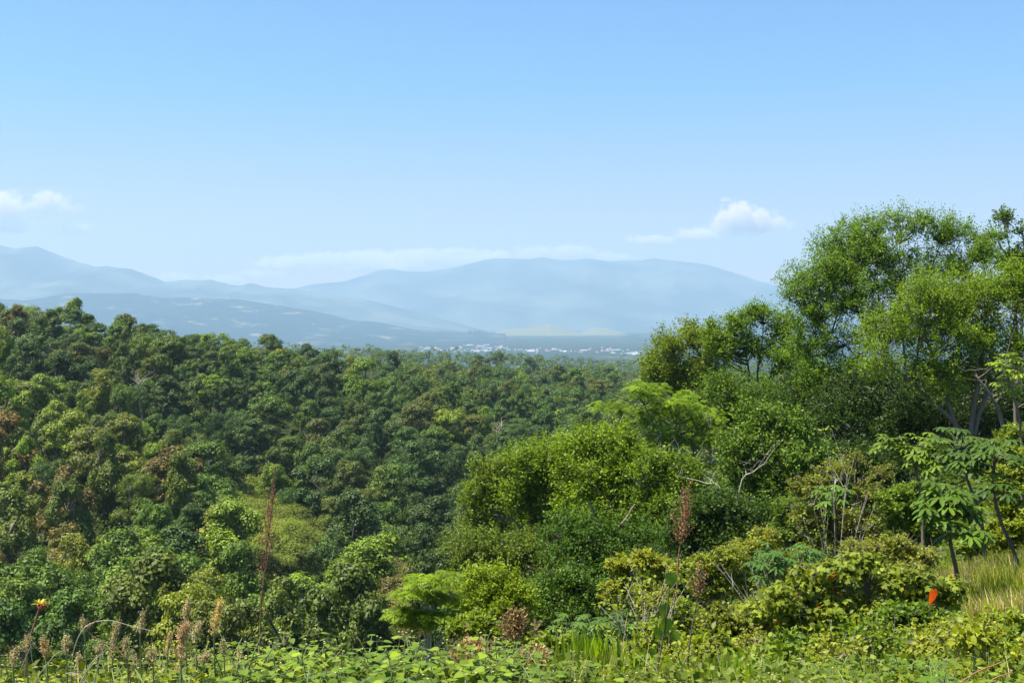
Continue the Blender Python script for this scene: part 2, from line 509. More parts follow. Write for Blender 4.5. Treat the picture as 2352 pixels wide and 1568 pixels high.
range_mesh('hill', [(1318, 768), (1335, 765), (1352, 756), (1372, 751), (1395, 752), (1420, 760), (1440, 766), (1452, 768)],
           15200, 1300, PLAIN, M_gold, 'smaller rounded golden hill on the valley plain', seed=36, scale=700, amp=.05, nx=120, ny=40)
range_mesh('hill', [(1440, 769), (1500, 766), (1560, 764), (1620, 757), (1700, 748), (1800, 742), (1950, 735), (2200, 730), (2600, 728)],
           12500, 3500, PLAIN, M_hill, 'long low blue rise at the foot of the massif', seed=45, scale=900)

# ------------------------------------------------------------------ houses of the valley town
def flat_mat(name, col, rough=.7):
    m, t = newmat(name)
    out = nd(t, 'ShaderNodeOutputMaterial'); bs = nd(t, 'ShaderNodeBsdfPrincipled'); bs.inputs['Roughness'].default_value = rough
    nz = nd(t, 'ShaderNodeTexNoise'); nz.inputs['Scale'].default_value = .8
    t.links.new(nd(t, 'ShaderNodeTexCoord').outputs['Object'], nz.inputs['Vector'])
    c = mixc(t, nz.outputs['Fac'], tuple(a * .85 for a in col), col)
    t.links.new(c, bs.inputs['Base Color']); t.links.new(bs.outputs[0], out.inputs['Surface'])
    return m
M_white = flat_mat('white_wall', (.45, .43, .4)); M_tile = flat_mat('red_roof', (.5, .2, .12)); M_tin = flat_mat('tin_roof', (.45, .46, .48), .6)
M_pink = flat_mat('pink_wall', (.72, .45, .36))
def house_mesh(w, d, h, rise, mw, mr):
    b = Buf()
    V = [(-w, -d, 0), (w, -d, 0), (w, d, 0), (-w, d, 0), (-w, -d, h), (w, -d, h), (w, d, h), (-w, d, h), (-w, 0, h + rise), (w, 0, h + rise)]
    V = np.array(V) * [.5, .5, 1]
    b.add(V, [[0, 1, 5, 4], [2, 3, 7, 6]], mat=0)
    b.add(V, [[1, 2, 6, 5], [3, 0, 4, 7]], mat=0)
    b.add(V, [[5, 6, 9], [7, 4, 8]], mat=0)
    e = .6
    Rf = np.array([(-w / 2 - e, -d / 2 - e, h - .2), (w / 2 + e, -d / 2 - e, h - .2), (w / 2 + e, 0, h + rise + .1), (-w / 2 - e, 0, h + rise + .1), (w / 2 + e, d / 2 + e, h - .2), (-w / 2 - e, d / 2 + e, h - .2)])
    b.add(Rf, [[0, 1, 2, 3], [3, 2, 4, 5]], mat=1)
    # window and door panels, 5 cm proud
    for k in range(3):
        x = -w / 2 + w * (k + .5) / 3
        b.add([(x - .7, -d / 2 - .05, 1.0), (x + .7, -d / 2 - .05, 1.0), (x + .7, -d / 2 - .05, 2.4), (x - .7, -d / 2 - .05, 2.4)], [[0, 1, 2, 3]], mat=2)
    return b.mesh('house', [mw, mr, M_dark])
HM = [('white', house_mesh(16, 11, 6, 2.5, M_white, M_tin)), ('red-roofed', house_mesh(15, 11, 6, 3, M_white, M_tile)),
      ('pink-walled', house_mesh(18, 10, 7, 2.5, M_pink, M_tile)), ('long pale', house_mesh(46, 18, 8, 3, M_white, M_tin))]
clus = [(990, 800, 30, 3), (1045, 803, 45, 5), (1110, 804, 30, 5), (1150, 800, 30, 4), (1210, 806, 30, 4), (1265, 805, 35, 4), (1330, 808, 35, 2), (1400, 805, 40, 5), (1450, 812, 25, 3), (1090, 797, 60, 3)]
town = []
for k in range(175):
    cx, cyy, sx, sy = clus[rng.integers(len(clus))]
    x = cx + rng.normal() * sx * .6; y = max(794, cyy + rng.normal() * sy * .8)
    town.append((x, min(y, 816), 0))
for x, y in [(462, 692), (480, 694), (500, 690), (505, 692), (610, 696), (440, 698), (683, 686), (560, 742), (720, 745), (590, 730)]:
    town.append((x, y, 1))
bpy.context.view_layer.update()
dg = bpy.context.evaluated_depsgraph_get()
def hit_far(x, y):
    d = P(x, y, 1.0); d = d / np.linalg.norm(d)
    ok, loc, *_ = SC.ray_cast(dg, tuple(d * 2600), tuple(d))
    return np.array(loc) if ok else None
for x, y, hs in town:
    p = hit_far(x, y)
    if p is None: continue
    kx = rng.choice(4, p=[.5, .2, .12, .18]) if not hs else 0
    nm, me = HM[kx]
    o = bpy.data.objects.new('house', me); C.objects.link(o)
    o.location = tuple(p - [0, 0, .3]); o.rotation_euler = (0, 0, rng.uniform(-.5, .5)); s = rng.uniform(.55, 1.1); o.scale = (s, s, s)
    if hs: AUTO.append((o, 'tiny white house alone among fields on the low blue hills', x)); tag(o, 'tiny white house alone among fields on the low blue hills', 'house', 'scattered houses on the low hills')
    else: 
        l_ = f'tiny {nm} town building ' + ('left of the distant tree row' if x < 1070 else 'below the distant tree row' if x < 1145 else 'below the big golden hill' if x < 1320 else 'below the small golden hill' if x < 1425 else 'beside the rounded tree')
        l_ = l_.replace('left of', 'before'); tag(o, l_, 'house', 'buildings of the valley town'); AUTO.append((o, l_, x))

# ------------------------------------------------------------------ plant builders
def clump_leaves(buf, cen, rc, nper, leaf, tmpl, up=.55, squash=.75, tone0=None, mat=0, jit=.55, droop=0.0, dome=1.0, out=.6, twigs=0):
    """Leaves on the shells of many clumps; cen (K,3), rc (K,)."""
    K = len(cen)
    idx = np.repeat(np.arange(K), nper)
    n = len(idx)
    if twigs:
        tw = rdir(K * twigs) * [1, 1, .9] + [0, 0, .35]; tw = norm(tw)
        ti = idx * twigs + rng.integers(0, twigs, n); u = rng.random(n) ** .75
        d = tw[ti]; pos = cen[idx] + d * (rc[idx] * u * 1.25)[:, None] * [1, 1, squash] + rng.normal(size=(n, 3)) * (rc[idx] * .13)[:, None]
        nr = norm(d * .35 + np.array([0, 0, up]) + rdir(n) * (jit + .25))
        yd = norm(rdir(n) * .8 + d); yd[:, 2] -= droop
        yd = norm(yd - (yd * nr).sum(1, keepdims=True) * nr)
        tt = rng.random(K * twigs) * .5 + .25 if tone0 is None else np.repeat(tone0, twigs)
        stamp(buf, tmpl[0], tmpl[1], pos, yd, nr, leaf * rng.uniform(.65, 1.3, n), np.clip(tt[ti] + rng.normal(size=n) * .16, 0, 1), mat)
        return
    d = rdir(n); d[:, 2] = np.where(rng.random(n) < dome, np.abs(d[:, 2]) * 1.1 - .35, d[:, 2]); d = norm(d)
    r = rc[idx] * (.45 + .6 * rng.random(n) ** .7)
    pos = cen[idx] + d * r[:, None] * [1, 1, squash]
    nr = norm(d * out + np.array([0, 0, up]) + rdir(n) * jit)
    yd = rdir(n) + d * .6; yd[:, 2] -= droop
    yd = norm(yd - (yd * nr).sum(1, keepdims=True) * nr)
    if tone0 is None: tone0 = rng.random(K) * .5 + .25
    tone = np.clip(tone0[idx] + rng.normal(size=n) * .16, 0, 1)
    stamp(buf, tmpl[0], tmpl[1], pos, yd, nr, leaf * rng.uniform(.65, 1.3, n), tone, mat)

def crown_clumps(lobes, rc, k=1.0, shell=.55, dome=True):
    """lobes: rows cx,cy,cz,rx,ry,rz,w -> clump centres, radii."""
    out = []; rad = []
    for cx, cy_, cz, rx, ry, rz, w in lobes:
        n = max(2, int(w * k * 1.6 * (rx * rz + rx * ry + ry * rz) / (rc * rc)))
        d = rdir(n)
        if dome: d[:, 2] = np.where(d[:, 2] < -.3, -d[:, 2], d[:, 2])
        r = (shell + (1 - shell) * rng.random(n)) ** .8
        r = np.where(rng.random(n) < .18, rng.random(n) * .6, r)
        out.append(np.array([cx, cy_, cz]) + d * r[:, None] * [rx, ry, rz]); rad.append(rc * rng.uniform(.6, 1.35, n))
    return np.vstack(out), np.concatenate(rad)

def limbs(buf, stems, cen, r0, mat=0, frac=1.0, twig=.02, sides=4, sag=.0, spikes=0.0, rc=.1):
    """Curved limbs from the stems up to clump centres."""
    nodes = np.vstack([s[len(s) // 4:] for s in stems])
    for c in cen[rng.random(len(cen)) < frac]:
        d = c - nodes; h = np.hypot(d[:, 0], d[:, 1]); dz = d[:, 2]
        cost = np.linalg.norm(d, axis=1) + np.where(dz < h * .5, (h * .5 - dz) * 1.5, 0) + rng.random(len(nodes)) * .4
        a = nodes[np.argmin(cost)]
        mid = (a + c) / 2 + rng.normal(size=3) * .08 * np.linalg.norm(c - a); mid[2] -= .12 * np.linalg.norm(c - a)
        path = curve(a, mid, c, 6)
        ln = np.linalg.norm(c - a)
        rr = min(r0 * .45, twig + ln * .012)
        tube(buf, path, np.linspace(rr, twig * .35, 6), sides, mat=mat)
        if rng.random() < spikes:
            for _ in range(2):
                e = c + norm(c - a + rng.normal(size=3) * ln * .5) * rc * rng.uniform(1.2, 2.6)
                tube(buf, curve(c, (c + e) / 2 + rng.normal(size=3) * rc * .2, e, 4), np.linspace(twig * .6, twig * .25, 4), 3, mat=mat)

HERO_OCC = []
def plant(name, label, cat, Y, bx, stems, lobes, tint, bark, leaf=.18, rc=.9, k=1.0, nper=120, tmpl=LEAF4, mat=None, group=None,
          parts=('crown', 'trunk'), r0=.18, ground_off=0.0, limbfrac=1.0, twig=.02, up=.4, squash=1.2, extra=None, depth=1.0, shell=.35, auto=None, droop=0.0, dy=None, jit=.55, twg=9):
    """A tree or shrub whose outline is given in layout pixels at distance Y."""
    s = Y / F
    X0 = P(bx, 784, Y)[0]
    z0 = gz(X0, Y) - .15
    o3 = np.array([X0, Y, z0])
    rt = root(name, o3, label, cat, group, auto)
    L = []
    for lb in lobes:
        x, y, rx, ry = lb[:4]; w = lb[4] if len(lb) > 4 else 1.0
        off = (lb[5] if len(lb) > 5 else rng.uniform(-.5, .5)) * rx * s * depth
        c = P(x, y, Y) + [0, off, 0] - o3
        L.append((*c, rx * s, (rx * .6 + ry * .4) * s * depth, ry * s, w))
        HERO_OCC.append((x, y, rx * .95, ry * .95, Y))
    cen, rad = crown_clumps(L, rc, k * 1.9, shell, dome=False)
    fb = Buf(); clump_leaves(fb, cen, rad, nper, leaf, tmpl, up, squash, jit=jit, droop=droop, dome=.45, twigs=twg)
    sb = Buf(); SS = []
    for st in stems:
        pts = [np.array([0, 0, 0.]) + [rng.normal() * r0 * .5, rng.normal() * r0 * .5, 0]]
        for q in st: pts.append(P(q[0], q[1], Y) - o3 + [0, rng.uniform(-.6, .6) * len(pts) * s * 20 * depth * .3, 0])
        pth = smooth_path(pts, 14)
        pth += rng.normal(size=pth.shape) * r0 * .12 * np.linspace(0, 1, len(pth))[:, None]
        SS.append(pth); tube(sb, pth, np.linspace(r0, r0 * .22, len(pth)), 7)
    limbs(sb, SS, cen, r0, frac=limbfrac, twig=twig, spikes=.5 if 'foliage' in parts else .12, rc=rc)
    mats = [mat or M_leaf]
    if extra:
        mm, frac, esz, etm = extra
        sel = cen[rng.random(len(cen)) < frac]
        if len(sel):
            n = len(sel)
            stamp(fb, etm[0], etm[1], sel + rdir(n) * rc * .7, norm(rdir(n) * [1, 1, .3] + [0, 0, -.6]), norm(rdir(n) + [0, -.6, .6]), esz, .5, 1)
            mats.append(mm)
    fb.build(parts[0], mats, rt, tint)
    sb.build(parts[1], bark, rt, smooth=True)
    return rt

LIME = (.15, .23, .025); BRIGHT = (.10, .18, .022); MID = (.06, .12, .022); DARK = (.030, .062, .018); OLIVE = (.10, .12, .035)
BLUEG = (.045, .095, .038); GREY = (.12, .135, .085); RUST = (.13, .075, .035); YEL = (.21, .22, .045); DEEP = (.04, .085, .022)

# ------------------------------------------------------------------ trees on the spur
G = 'trees of the near spur'
plant('tall_tree', 'tallest tree, many slim stems fanning up to a domed crown against the sky', 'tree', 76, 2085,
      [[(2060, 950), (1990, 760), (1960, 620)], [(2070, 980), (2000, 850), (1880, 740)], [(2085, 950), (2070, 720), (2065, 560)], [(2095, 980), (2120, 700), (2160, 560)],
       [(2100, 960), (2160, 760), (2235, 600)], [(2075, 1000), (2030, 760), (2010, 560)], [(2095, 900), (2110, 800), (2185, 590)]],
      [(1935, 575, 62, 55, .9), (1975, 530, 55, 30), (2050, 515, 48, 26), (2120, 515, 50, 26), (2190, 535, 55, 38), (2245, 590, 38, 60, 1.2), (1900, 615, 45, 35, .8),
       (1845, 660, 45, 60), (1865, 760, 50, 60, .8), (1840, 820, 45, 40, .6), (1950, 680, 65, 60, .8), (2010, 600, 60, 50, .45), (2100, 600, 70, 45, .35), (1930, 800, 70, 60, .5), (2010, 720, 70, 50, .6), (1905, 695, 60, 50, .8), (1965, 640, 55, 40, .7), (1885, 880, 60, 50, .8), (2190, 620, 50, 50, .8), (2050, 590, 60, 50, .6), (1980, 580, 50, 40, .8), (2120, 640, 60, 45, .6), (2200, 700, 60, 50, .7), (1880, 640, 45, 40, .8), (2010, 660, 60, 40, .5), (2100, 740, 80, 50, .5), (2060, 660, 60, 40, .5)],
      (.092, .168, .032), M_dark, leaf=.125, rc=.75, k=.85, nper=190, r0=.13, group=G, limbfrac=.9, twig=.02)
plant('sparse_tree', 'thin tree with bare twig and sparse top poking above neighbours at the frame edge', 'tree', 80, 2335,
      [[(2340, 900), (2330, 640), (2312, 520)], [(2345, 800), (2350, 620), (2345, 530)], [(2330, 640), (2300, 570), (2273, 505)]],
      [(2312, 500, 22, 14), (2345, 530, 16, 12, .8), (2300, 545, 18, 10, .8), (2330, 600, 36, 28), (2370, 640, 50, 60), (2390, 560, 30, 30)],
      (.065, .12, .03), M_bark, leaf=.17, rc=.5, k=1.0, nper=80, r0=.14, group=G)
plant('broad_tree', 'broad yellow-green tree spread in front of the tallest tree', 'tree', 67, 2220,
      [[(2200, 1000), (2150, 850), (2110, 720)], [(2230, 980), (2260, 800), (2270, 680)], [(2215, 1000), (2060, 850), (2010, 760)], [(2250, 950), (2320, 820), (2330, 720)]],
      [(2120, 695, 95, 42), (2230, 680, 85, 42), (2310, 690, 70, 50), (2190, 760, 110, 55), (2060, 760, 75, 50), (2300, 790, 80, 60), (2130, 860, 80, 55, .8), (2240, 860, 90, 60, .8), (2010, 820, 60, 50, .6), (2340, 640, 50, 40)],
      (.105, .175, .022), M_bark, leaf=.13, rc=.8, k=.8, nper=220, r0=.2, group=G)
plant('shade_tinted_tree', 'dense green tree tinted dark for shade under the tallest tree with pale leaning trunk', 'tree', 72, 2130,
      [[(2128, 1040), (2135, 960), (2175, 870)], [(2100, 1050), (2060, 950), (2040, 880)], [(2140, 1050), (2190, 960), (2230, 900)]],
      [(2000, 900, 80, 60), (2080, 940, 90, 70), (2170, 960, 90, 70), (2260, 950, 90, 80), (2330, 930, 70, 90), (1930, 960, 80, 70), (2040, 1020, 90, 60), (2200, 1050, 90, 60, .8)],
      (.028, .06, .016), M_pale, leaf=.16, rc=.85, k=1.0, nper=130, r0=.2, group=G)  # leaf tint lowered to stand in for shade under the tallest tree
plant('shade_tinted_tree', 'dark crowded tree filling the gap between twin-stem tree and tallest tree', 'tree', 78, 1930,
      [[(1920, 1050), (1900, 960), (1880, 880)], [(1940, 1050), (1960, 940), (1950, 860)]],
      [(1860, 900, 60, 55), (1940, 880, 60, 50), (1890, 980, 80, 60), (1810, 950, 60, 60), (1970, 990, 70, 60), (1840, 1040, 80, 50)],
      (.034, .07, .018), M_dark, leaf=.16, rc=.85, k=1.0, nper=130, r0=.17, group=G)  # shade of the big crowns is painted in by a darker leaf tint
plant('twin_stem_tree', 'slender tree on straight dark twin stems with airy bright crown', 'tree', 88, 1742,
      [[(1738, 900), (1748, 820), (1755, 745)], [(1722, 900), (1715, 820), (1700, 760)], [(1765, 900), (1780, 850), (1810, 780)]],
      [(1690, 745, 36, 28), (1745, 722, 45, 24), (1800, 755, 42, 34), (1660, 790, 40, 34), (1730, 800, 60, 34, .8), (1810, 825, 55, 45), (1850, 860, 40, 50, .8), (1640, 760, 24, 26)],
      (.09, .16, .026), M_dark, leaf=.16, rc=.65, k=.9, nper=110, r0=.13, group=G)
plant('rounded_tree', 'rounded light green tree whose top reaches up to the valley town', 'tree', 95, 1585,
      [[(1590, 950), (1580, 880), (1545, 810)], [(1600, 950), (1620, 860), (1600, 780)]],
      [(1535, 795, 40, 34), (1595, 775, 42, 36), (1640, 790, 36, 36), (1500, 835, 34, 32), (1560, 850, 70, 42), (1640, 860, 50, 45), (1600, 910, 60, 40, .8), (1520, 880, 45, 30)],
      (.11, .165, .026), M_bark, leaf=.16, rc=.75, k=1.05, nper=140, r0=.16, group=G)
plant('thicket_tree', 'mid green tree behind the twin stems with shaded lower crown', 'tree', 84, 1690,
      [[(1690, 1000), (1680, 920), (1660, 870)], [(1700, 1000), (1730, 930), (1740, 880)]],
      [(1650, 900, 60, 45), (1720, 920, 60, 45, .7), (1780, 930, 60, 50, .8), (1690, 970, 80, 45), (1600, 970, 50, 40)],
      (.07, .13, .024), M_dark, leaf=.16, rc=.75, k=.9, nper=120, r0=.14, group=G)
plant('feathery_tree', 'bright feathery-leaved tree with pale crooked branches reaching over the ravine', 'tree', 68, 1560,
      [[(1560, 1150), (1530, 1040), (1480, 930)], [(1570, 1150), (1560, 1030), (1550, 920)], [(1565, 1120), (1480, 1040), (1410, 1000)], [(1580, 1120), (1640, 1060), (1690, 1040)]],
      [(1475, 893, 62, 20), (1420, 930, 52, 20), (1545, 920, 70, 24), (1600, 960, 70, 26), (1500, 960, 70, 26), (1430, 990, 62, 26), (1560, 1010, 80, 28), (1650, 1010, 60, 28), (1400, 1025, 40, 20), (1500, 1040, 80, 28), (1600, 1070, 70, 26, .8)],
      (.10, .175, .02), M_pale, leaf=.45, rc=.7, k=.5, nper=24, tmpl=PINN, twg=0, r0=.15, group=G, up=1.0, squash=.4, jit=.35)
for i, (lab, bx, Y, lobes, tint) in enumerate([
    ('lowest of the bright rounded trees stepping down to the ravine', 1230, 64, [(1210, 1060, 55, 40), (1270, 1050, 60, 36), (1240, 1110, 80, 50), (1300, 1120, 60, 50), (1200, 1150, 50, 50), (1270, 1190, 80, 50)], (.105, .17, .022)),
    ('widest bright rounded tree of the ones stepping down to the ravine', 1370, 62, [(1330, 1030, 62, 36), (1395, 1015, 62, 36), (1440, 1040, 60, 40), (1360, 1090, 90, 50), (1440, 1120, 80, 55), (1370, 1170, 100, 60)], (.115, .185, .022)),
    ('bright rounded tree below the feathery tree with long pale limb', 1520, 60, [(1480, 1080, 60, 40), (1550, 1090, 60, 40), (1510, 1150, 90, 55), (1590, 1150, 60, 50), (1500, 1220, 90, 50)], (.095, .16, .022)),
    ('shaded green tree filling the hollow under the bright rounded trees', 1400, 54, [(1330, 1240, 80, 55), (1420, 1250, 80, 55), (1500, 1280, 80, 60), (1380, 1310, 100, 60), (1470, 1350, 80, 60)], (.045, .095, .02))]):
    plant('rounded_tree', lab, 'tree', Y, bx, [[(bx, 1250 + i * 20), (bx - 30, 1130 + i * 20), (bx - 50, 1060 + i * 30)], [(bx + 5, 1250), (bx + 30, 1140 + i * 20), (bx + 60, 1070 + i * 30)]],
          lobes, tint, M_pale if i == 2 else M_bark, leaf=.15, rc=.7, k=1.05, nper=150, r0=.16, group=G)
plant('slender_tree', 'slender tree with one straight thin trunk at the edge of the ravine', 'tree', 66, 1200,
      [[(1203, 1300), (1199, 1180), (1196, 1090)], [(1200, 1250), (1165, 1180), (1120, 1120)]],
      [(1120, 1085, 42, 36), (1165, 1060, 36, 30), (1100, 1150, 38, 50), (1150, 1140, 45, 46, .8), (1085, 1215, 38, 30), (1150, 1220, 40, 40, .7)],
      (.095, .145, .03), M_pale, leaf=.15, rc=.6, k=.9, nper=110, r0=.12, group=G)
plant('ravine_tree', 'greyish green tree low on the spur beside the slender trunk', 'tree', 60, 1130,
      [[(1120, 1330), (1100, 1290), (1090, 1270)], [(1140, 1330), (1180, 1290), (1200, 1270)]],
      [(1080, 1265, 62, 36), (1150, 1270, 60, 40), (1220, 1280, 60, 44), (1120, 1320, 80, 40), (1210, 1330, 70, 40), (1060, 1310, 40, 36), (1280, 1330, 50, 40)],
      (.085, .13, .035), M_bark, leaf=.15, rc=.65, k=.95, nper=120, r0=.13, group=G)
plant('round_bush', 'small rounded lime-green tree with dark forked trunk above the weeds', 'tree', 37, 1120,
      [[(1118, 1440), (1095, 1400), (1070, 1380)], [(1122, 1440), (1150, 1400), (1170, 1370)]],
      [(1095, 1350, 62, 34), (1150, 1345, 52, 30), (1055, 1375, 34, 28), (1190, 1370, 40, 32), (1120, 1390, 70, 30), (1180, 1410, 46, 24)],
      (.135, .20, .022), M_dark, leaf=.095, rc=.34, k=1.0, nper=120, r0=.09, group=G, twig=.01)
plant('sapling', 'pale-stemmed sapling with flat layers of light leaves above the weeds', 'sapling', 29, 985,
      [[(982, 1430), (985, 1380), (988, 1335)], [(975, 1430), (960, 1400), (935, 1368)], [(990, 1410), (1010, 1390), (1035, 1370)]],
      [(985, 1330, 52, 9), (1030, 1322, 28, 6), (940, 1356, 42, 9), (1010, 1372, 52, 10), (925, 1400, 44, 10), (1000, 1410, 56, 11), (950, 1432, 46, 11), (1040, 1420, 40, 12)],
      (.13, .21, .025), M_pale, leaf=.26, rc=.24, k=.8, nper=14, tmpl=PINN, twg=0, r0=.045, up=1.2, squash=.35, jit=.3, twig=.008)
plant('dark_bush', 'dark glossy bush behind the withered brown plant', 'bush', 41, 1300,
      [[(1290, 1420), (1270, 1390)], [(1300, 1420), (1340, 1390)]],
      [(1255, 1350, 50, 36), (1310, 1345, 50, 34), (1370, 1370, 60, 40), (1290, 1390, 80, 34), (1380, 1410, 70, 36), (1440, 1400, 50, 40)],
      (.055, .11, .02), M_dark, leaf=.1, rc=.4, k=1.0, nper=120, r0=.08, parts=('foliage', 'stem'), mat=M_gloss, twig=.01)
plant('glossy_tree', 'glossy-leaved green tree between the feathery tree and the umbrella-leaved saplings', 'tree', 54, 1760,
      [[(1750, 1180), (1740, 1080), (1720, 1010)], [(1770, 1180), (1810, 1090), (1830, 1050)]],
      [(1750, 970, 66, 30), (1820, 990, 56, 34), (1710, 1020, 60, 36), (1790, 1050, 80, 44), (1860, 1070, 60, 44), (1700, 1090, 60, 44), (1780, 1130, 90, 44)],
      (.075, .135, .03), M_dark, leaf=.15, rc=.6, k=1.0, nper=120, r0=.14, mat=M_gloss, group=G)
plant('shade_tinted_tree', 'dark tree low in the hollow right below the glossy-leaved tree', 'tree', 47, 1680,
      [[(1660, 1290), (1650, 1240), (1630, 1200)], [(1690, 1290), (1730, 1240), (1740, 1200)]],
      [(1620, 1170, 60, 44), (1690, 1190, 66, 44), (1760, 1210, 60, 44), (1570, 1240, 60, 50), (1660, 1260, 90, 46), (1750, 1280, 70, 40), (1540, 1310, 70, 50), (1640, 1340, 90, 40)],
      (.035, .072, .018), M_dark, leaf=.13, rc=.5, k=1.0, nper=110, r0=.12, group=G)  # leaves tinted darker to imitate deep shade in the hollow
plant('shade_tinted_tree', 'dark leafy tree behind the shrub of bare pale twigs', 'tree', 58, 1930,
      [[(1920, 1160), (1900, 1090), (1890, 1050)], [(1950, 1160), (1990, 1080), (2010, 1040)]],
      [(1880, 1060, 60, 44), (1960, 1060, 66, 44), (2040, 1080, 66, 44), (1920, 1130, 90, 50), (2020, 1150, 90, 50), (2110, 1110, 70, 50), (2190, 1130, 70, 50)],
      (.032, .065, .018), M_dark, leaf=.14, rc=.55, k=1.0, nper=110, r0=.12, group=G)  # dark leaf tint carries the shade beneath the big trees
# pale bare trunks seen in the shade of the big trees
def bare_tree(label, Y, bx, paths, r0, bark, name='bare_tree', cat='tree', group=None, twigs=5, tlen=.6):
    X0 = P(bx, 784, Y)[0]; o3 = np.array([X0, Y, gz(X0, Y) - .1]); s = Y / F
    rt = root(name, o3, label, cat, group)
    b = Buf(); tw = Buf()
    for pp in paths:
        pts = [np.zeros(3) + rng.normal(size=3) * [r0, r0, 0]] + [P(x, y, Y) - o3 + [0, rng.uniform(-.5, .5) * 30 * s, 0] for x, y in pp]
        path = smooth_path(pts, 14); tube(b, path, np.linspace(r0, r0 * .3, len(path)), 6)
        for k in range(twigs):
            a = path[rng.integers(len(path) // 2, len(path))]
            e = a + (rdir(1)[0] * [1, 1, .5] + [0, 0, .7]) * tlen * rng.uniform(.5, 1.3)
            c = curve(a, (a + e) / 2 + rng.normal(size=3) * tlen * .15, e, 5)
            tube(tw, c, np.linspace(r0 * .3, r0 * .07, 5), 4)
            for q in range(2):
                a2 = c[rng.integers(2, 5)]; e2 = a2 + (rdir(1)[0] * [1, 1, .5] + [0, 0, .4]) * tlen * .5
                tube(tw, curve(a2, (a2 + e2) / 2, e2, 3), np.linspace(r0 * .16, r0 * .05, 3), 3)
    b.build('trunk', bark, rt, smooth=True)
    if tw.nv: tw.build('twig', bark, rt)
bare_tree('pale twisted leaning trunk at the frame edge over the umbrella-leaved saplings', 44, 2330, [[(2310, 980), (2270, 900), (2240, 860)], [(2335, 1000), (2330, 900), (2300, 850)]], .10, M_bark, twigs=4, tlen=1.5)
bare_tree('long pale curved limb sprawling over the dark hollow', 52, 1690, [[(1660, 1140), (1620, 1110), (1560, 1095)], [(1700, 1130), (1730, 1080), (1760, 1060)]], .05, M_pale, twigs=6, tlen=1.2)

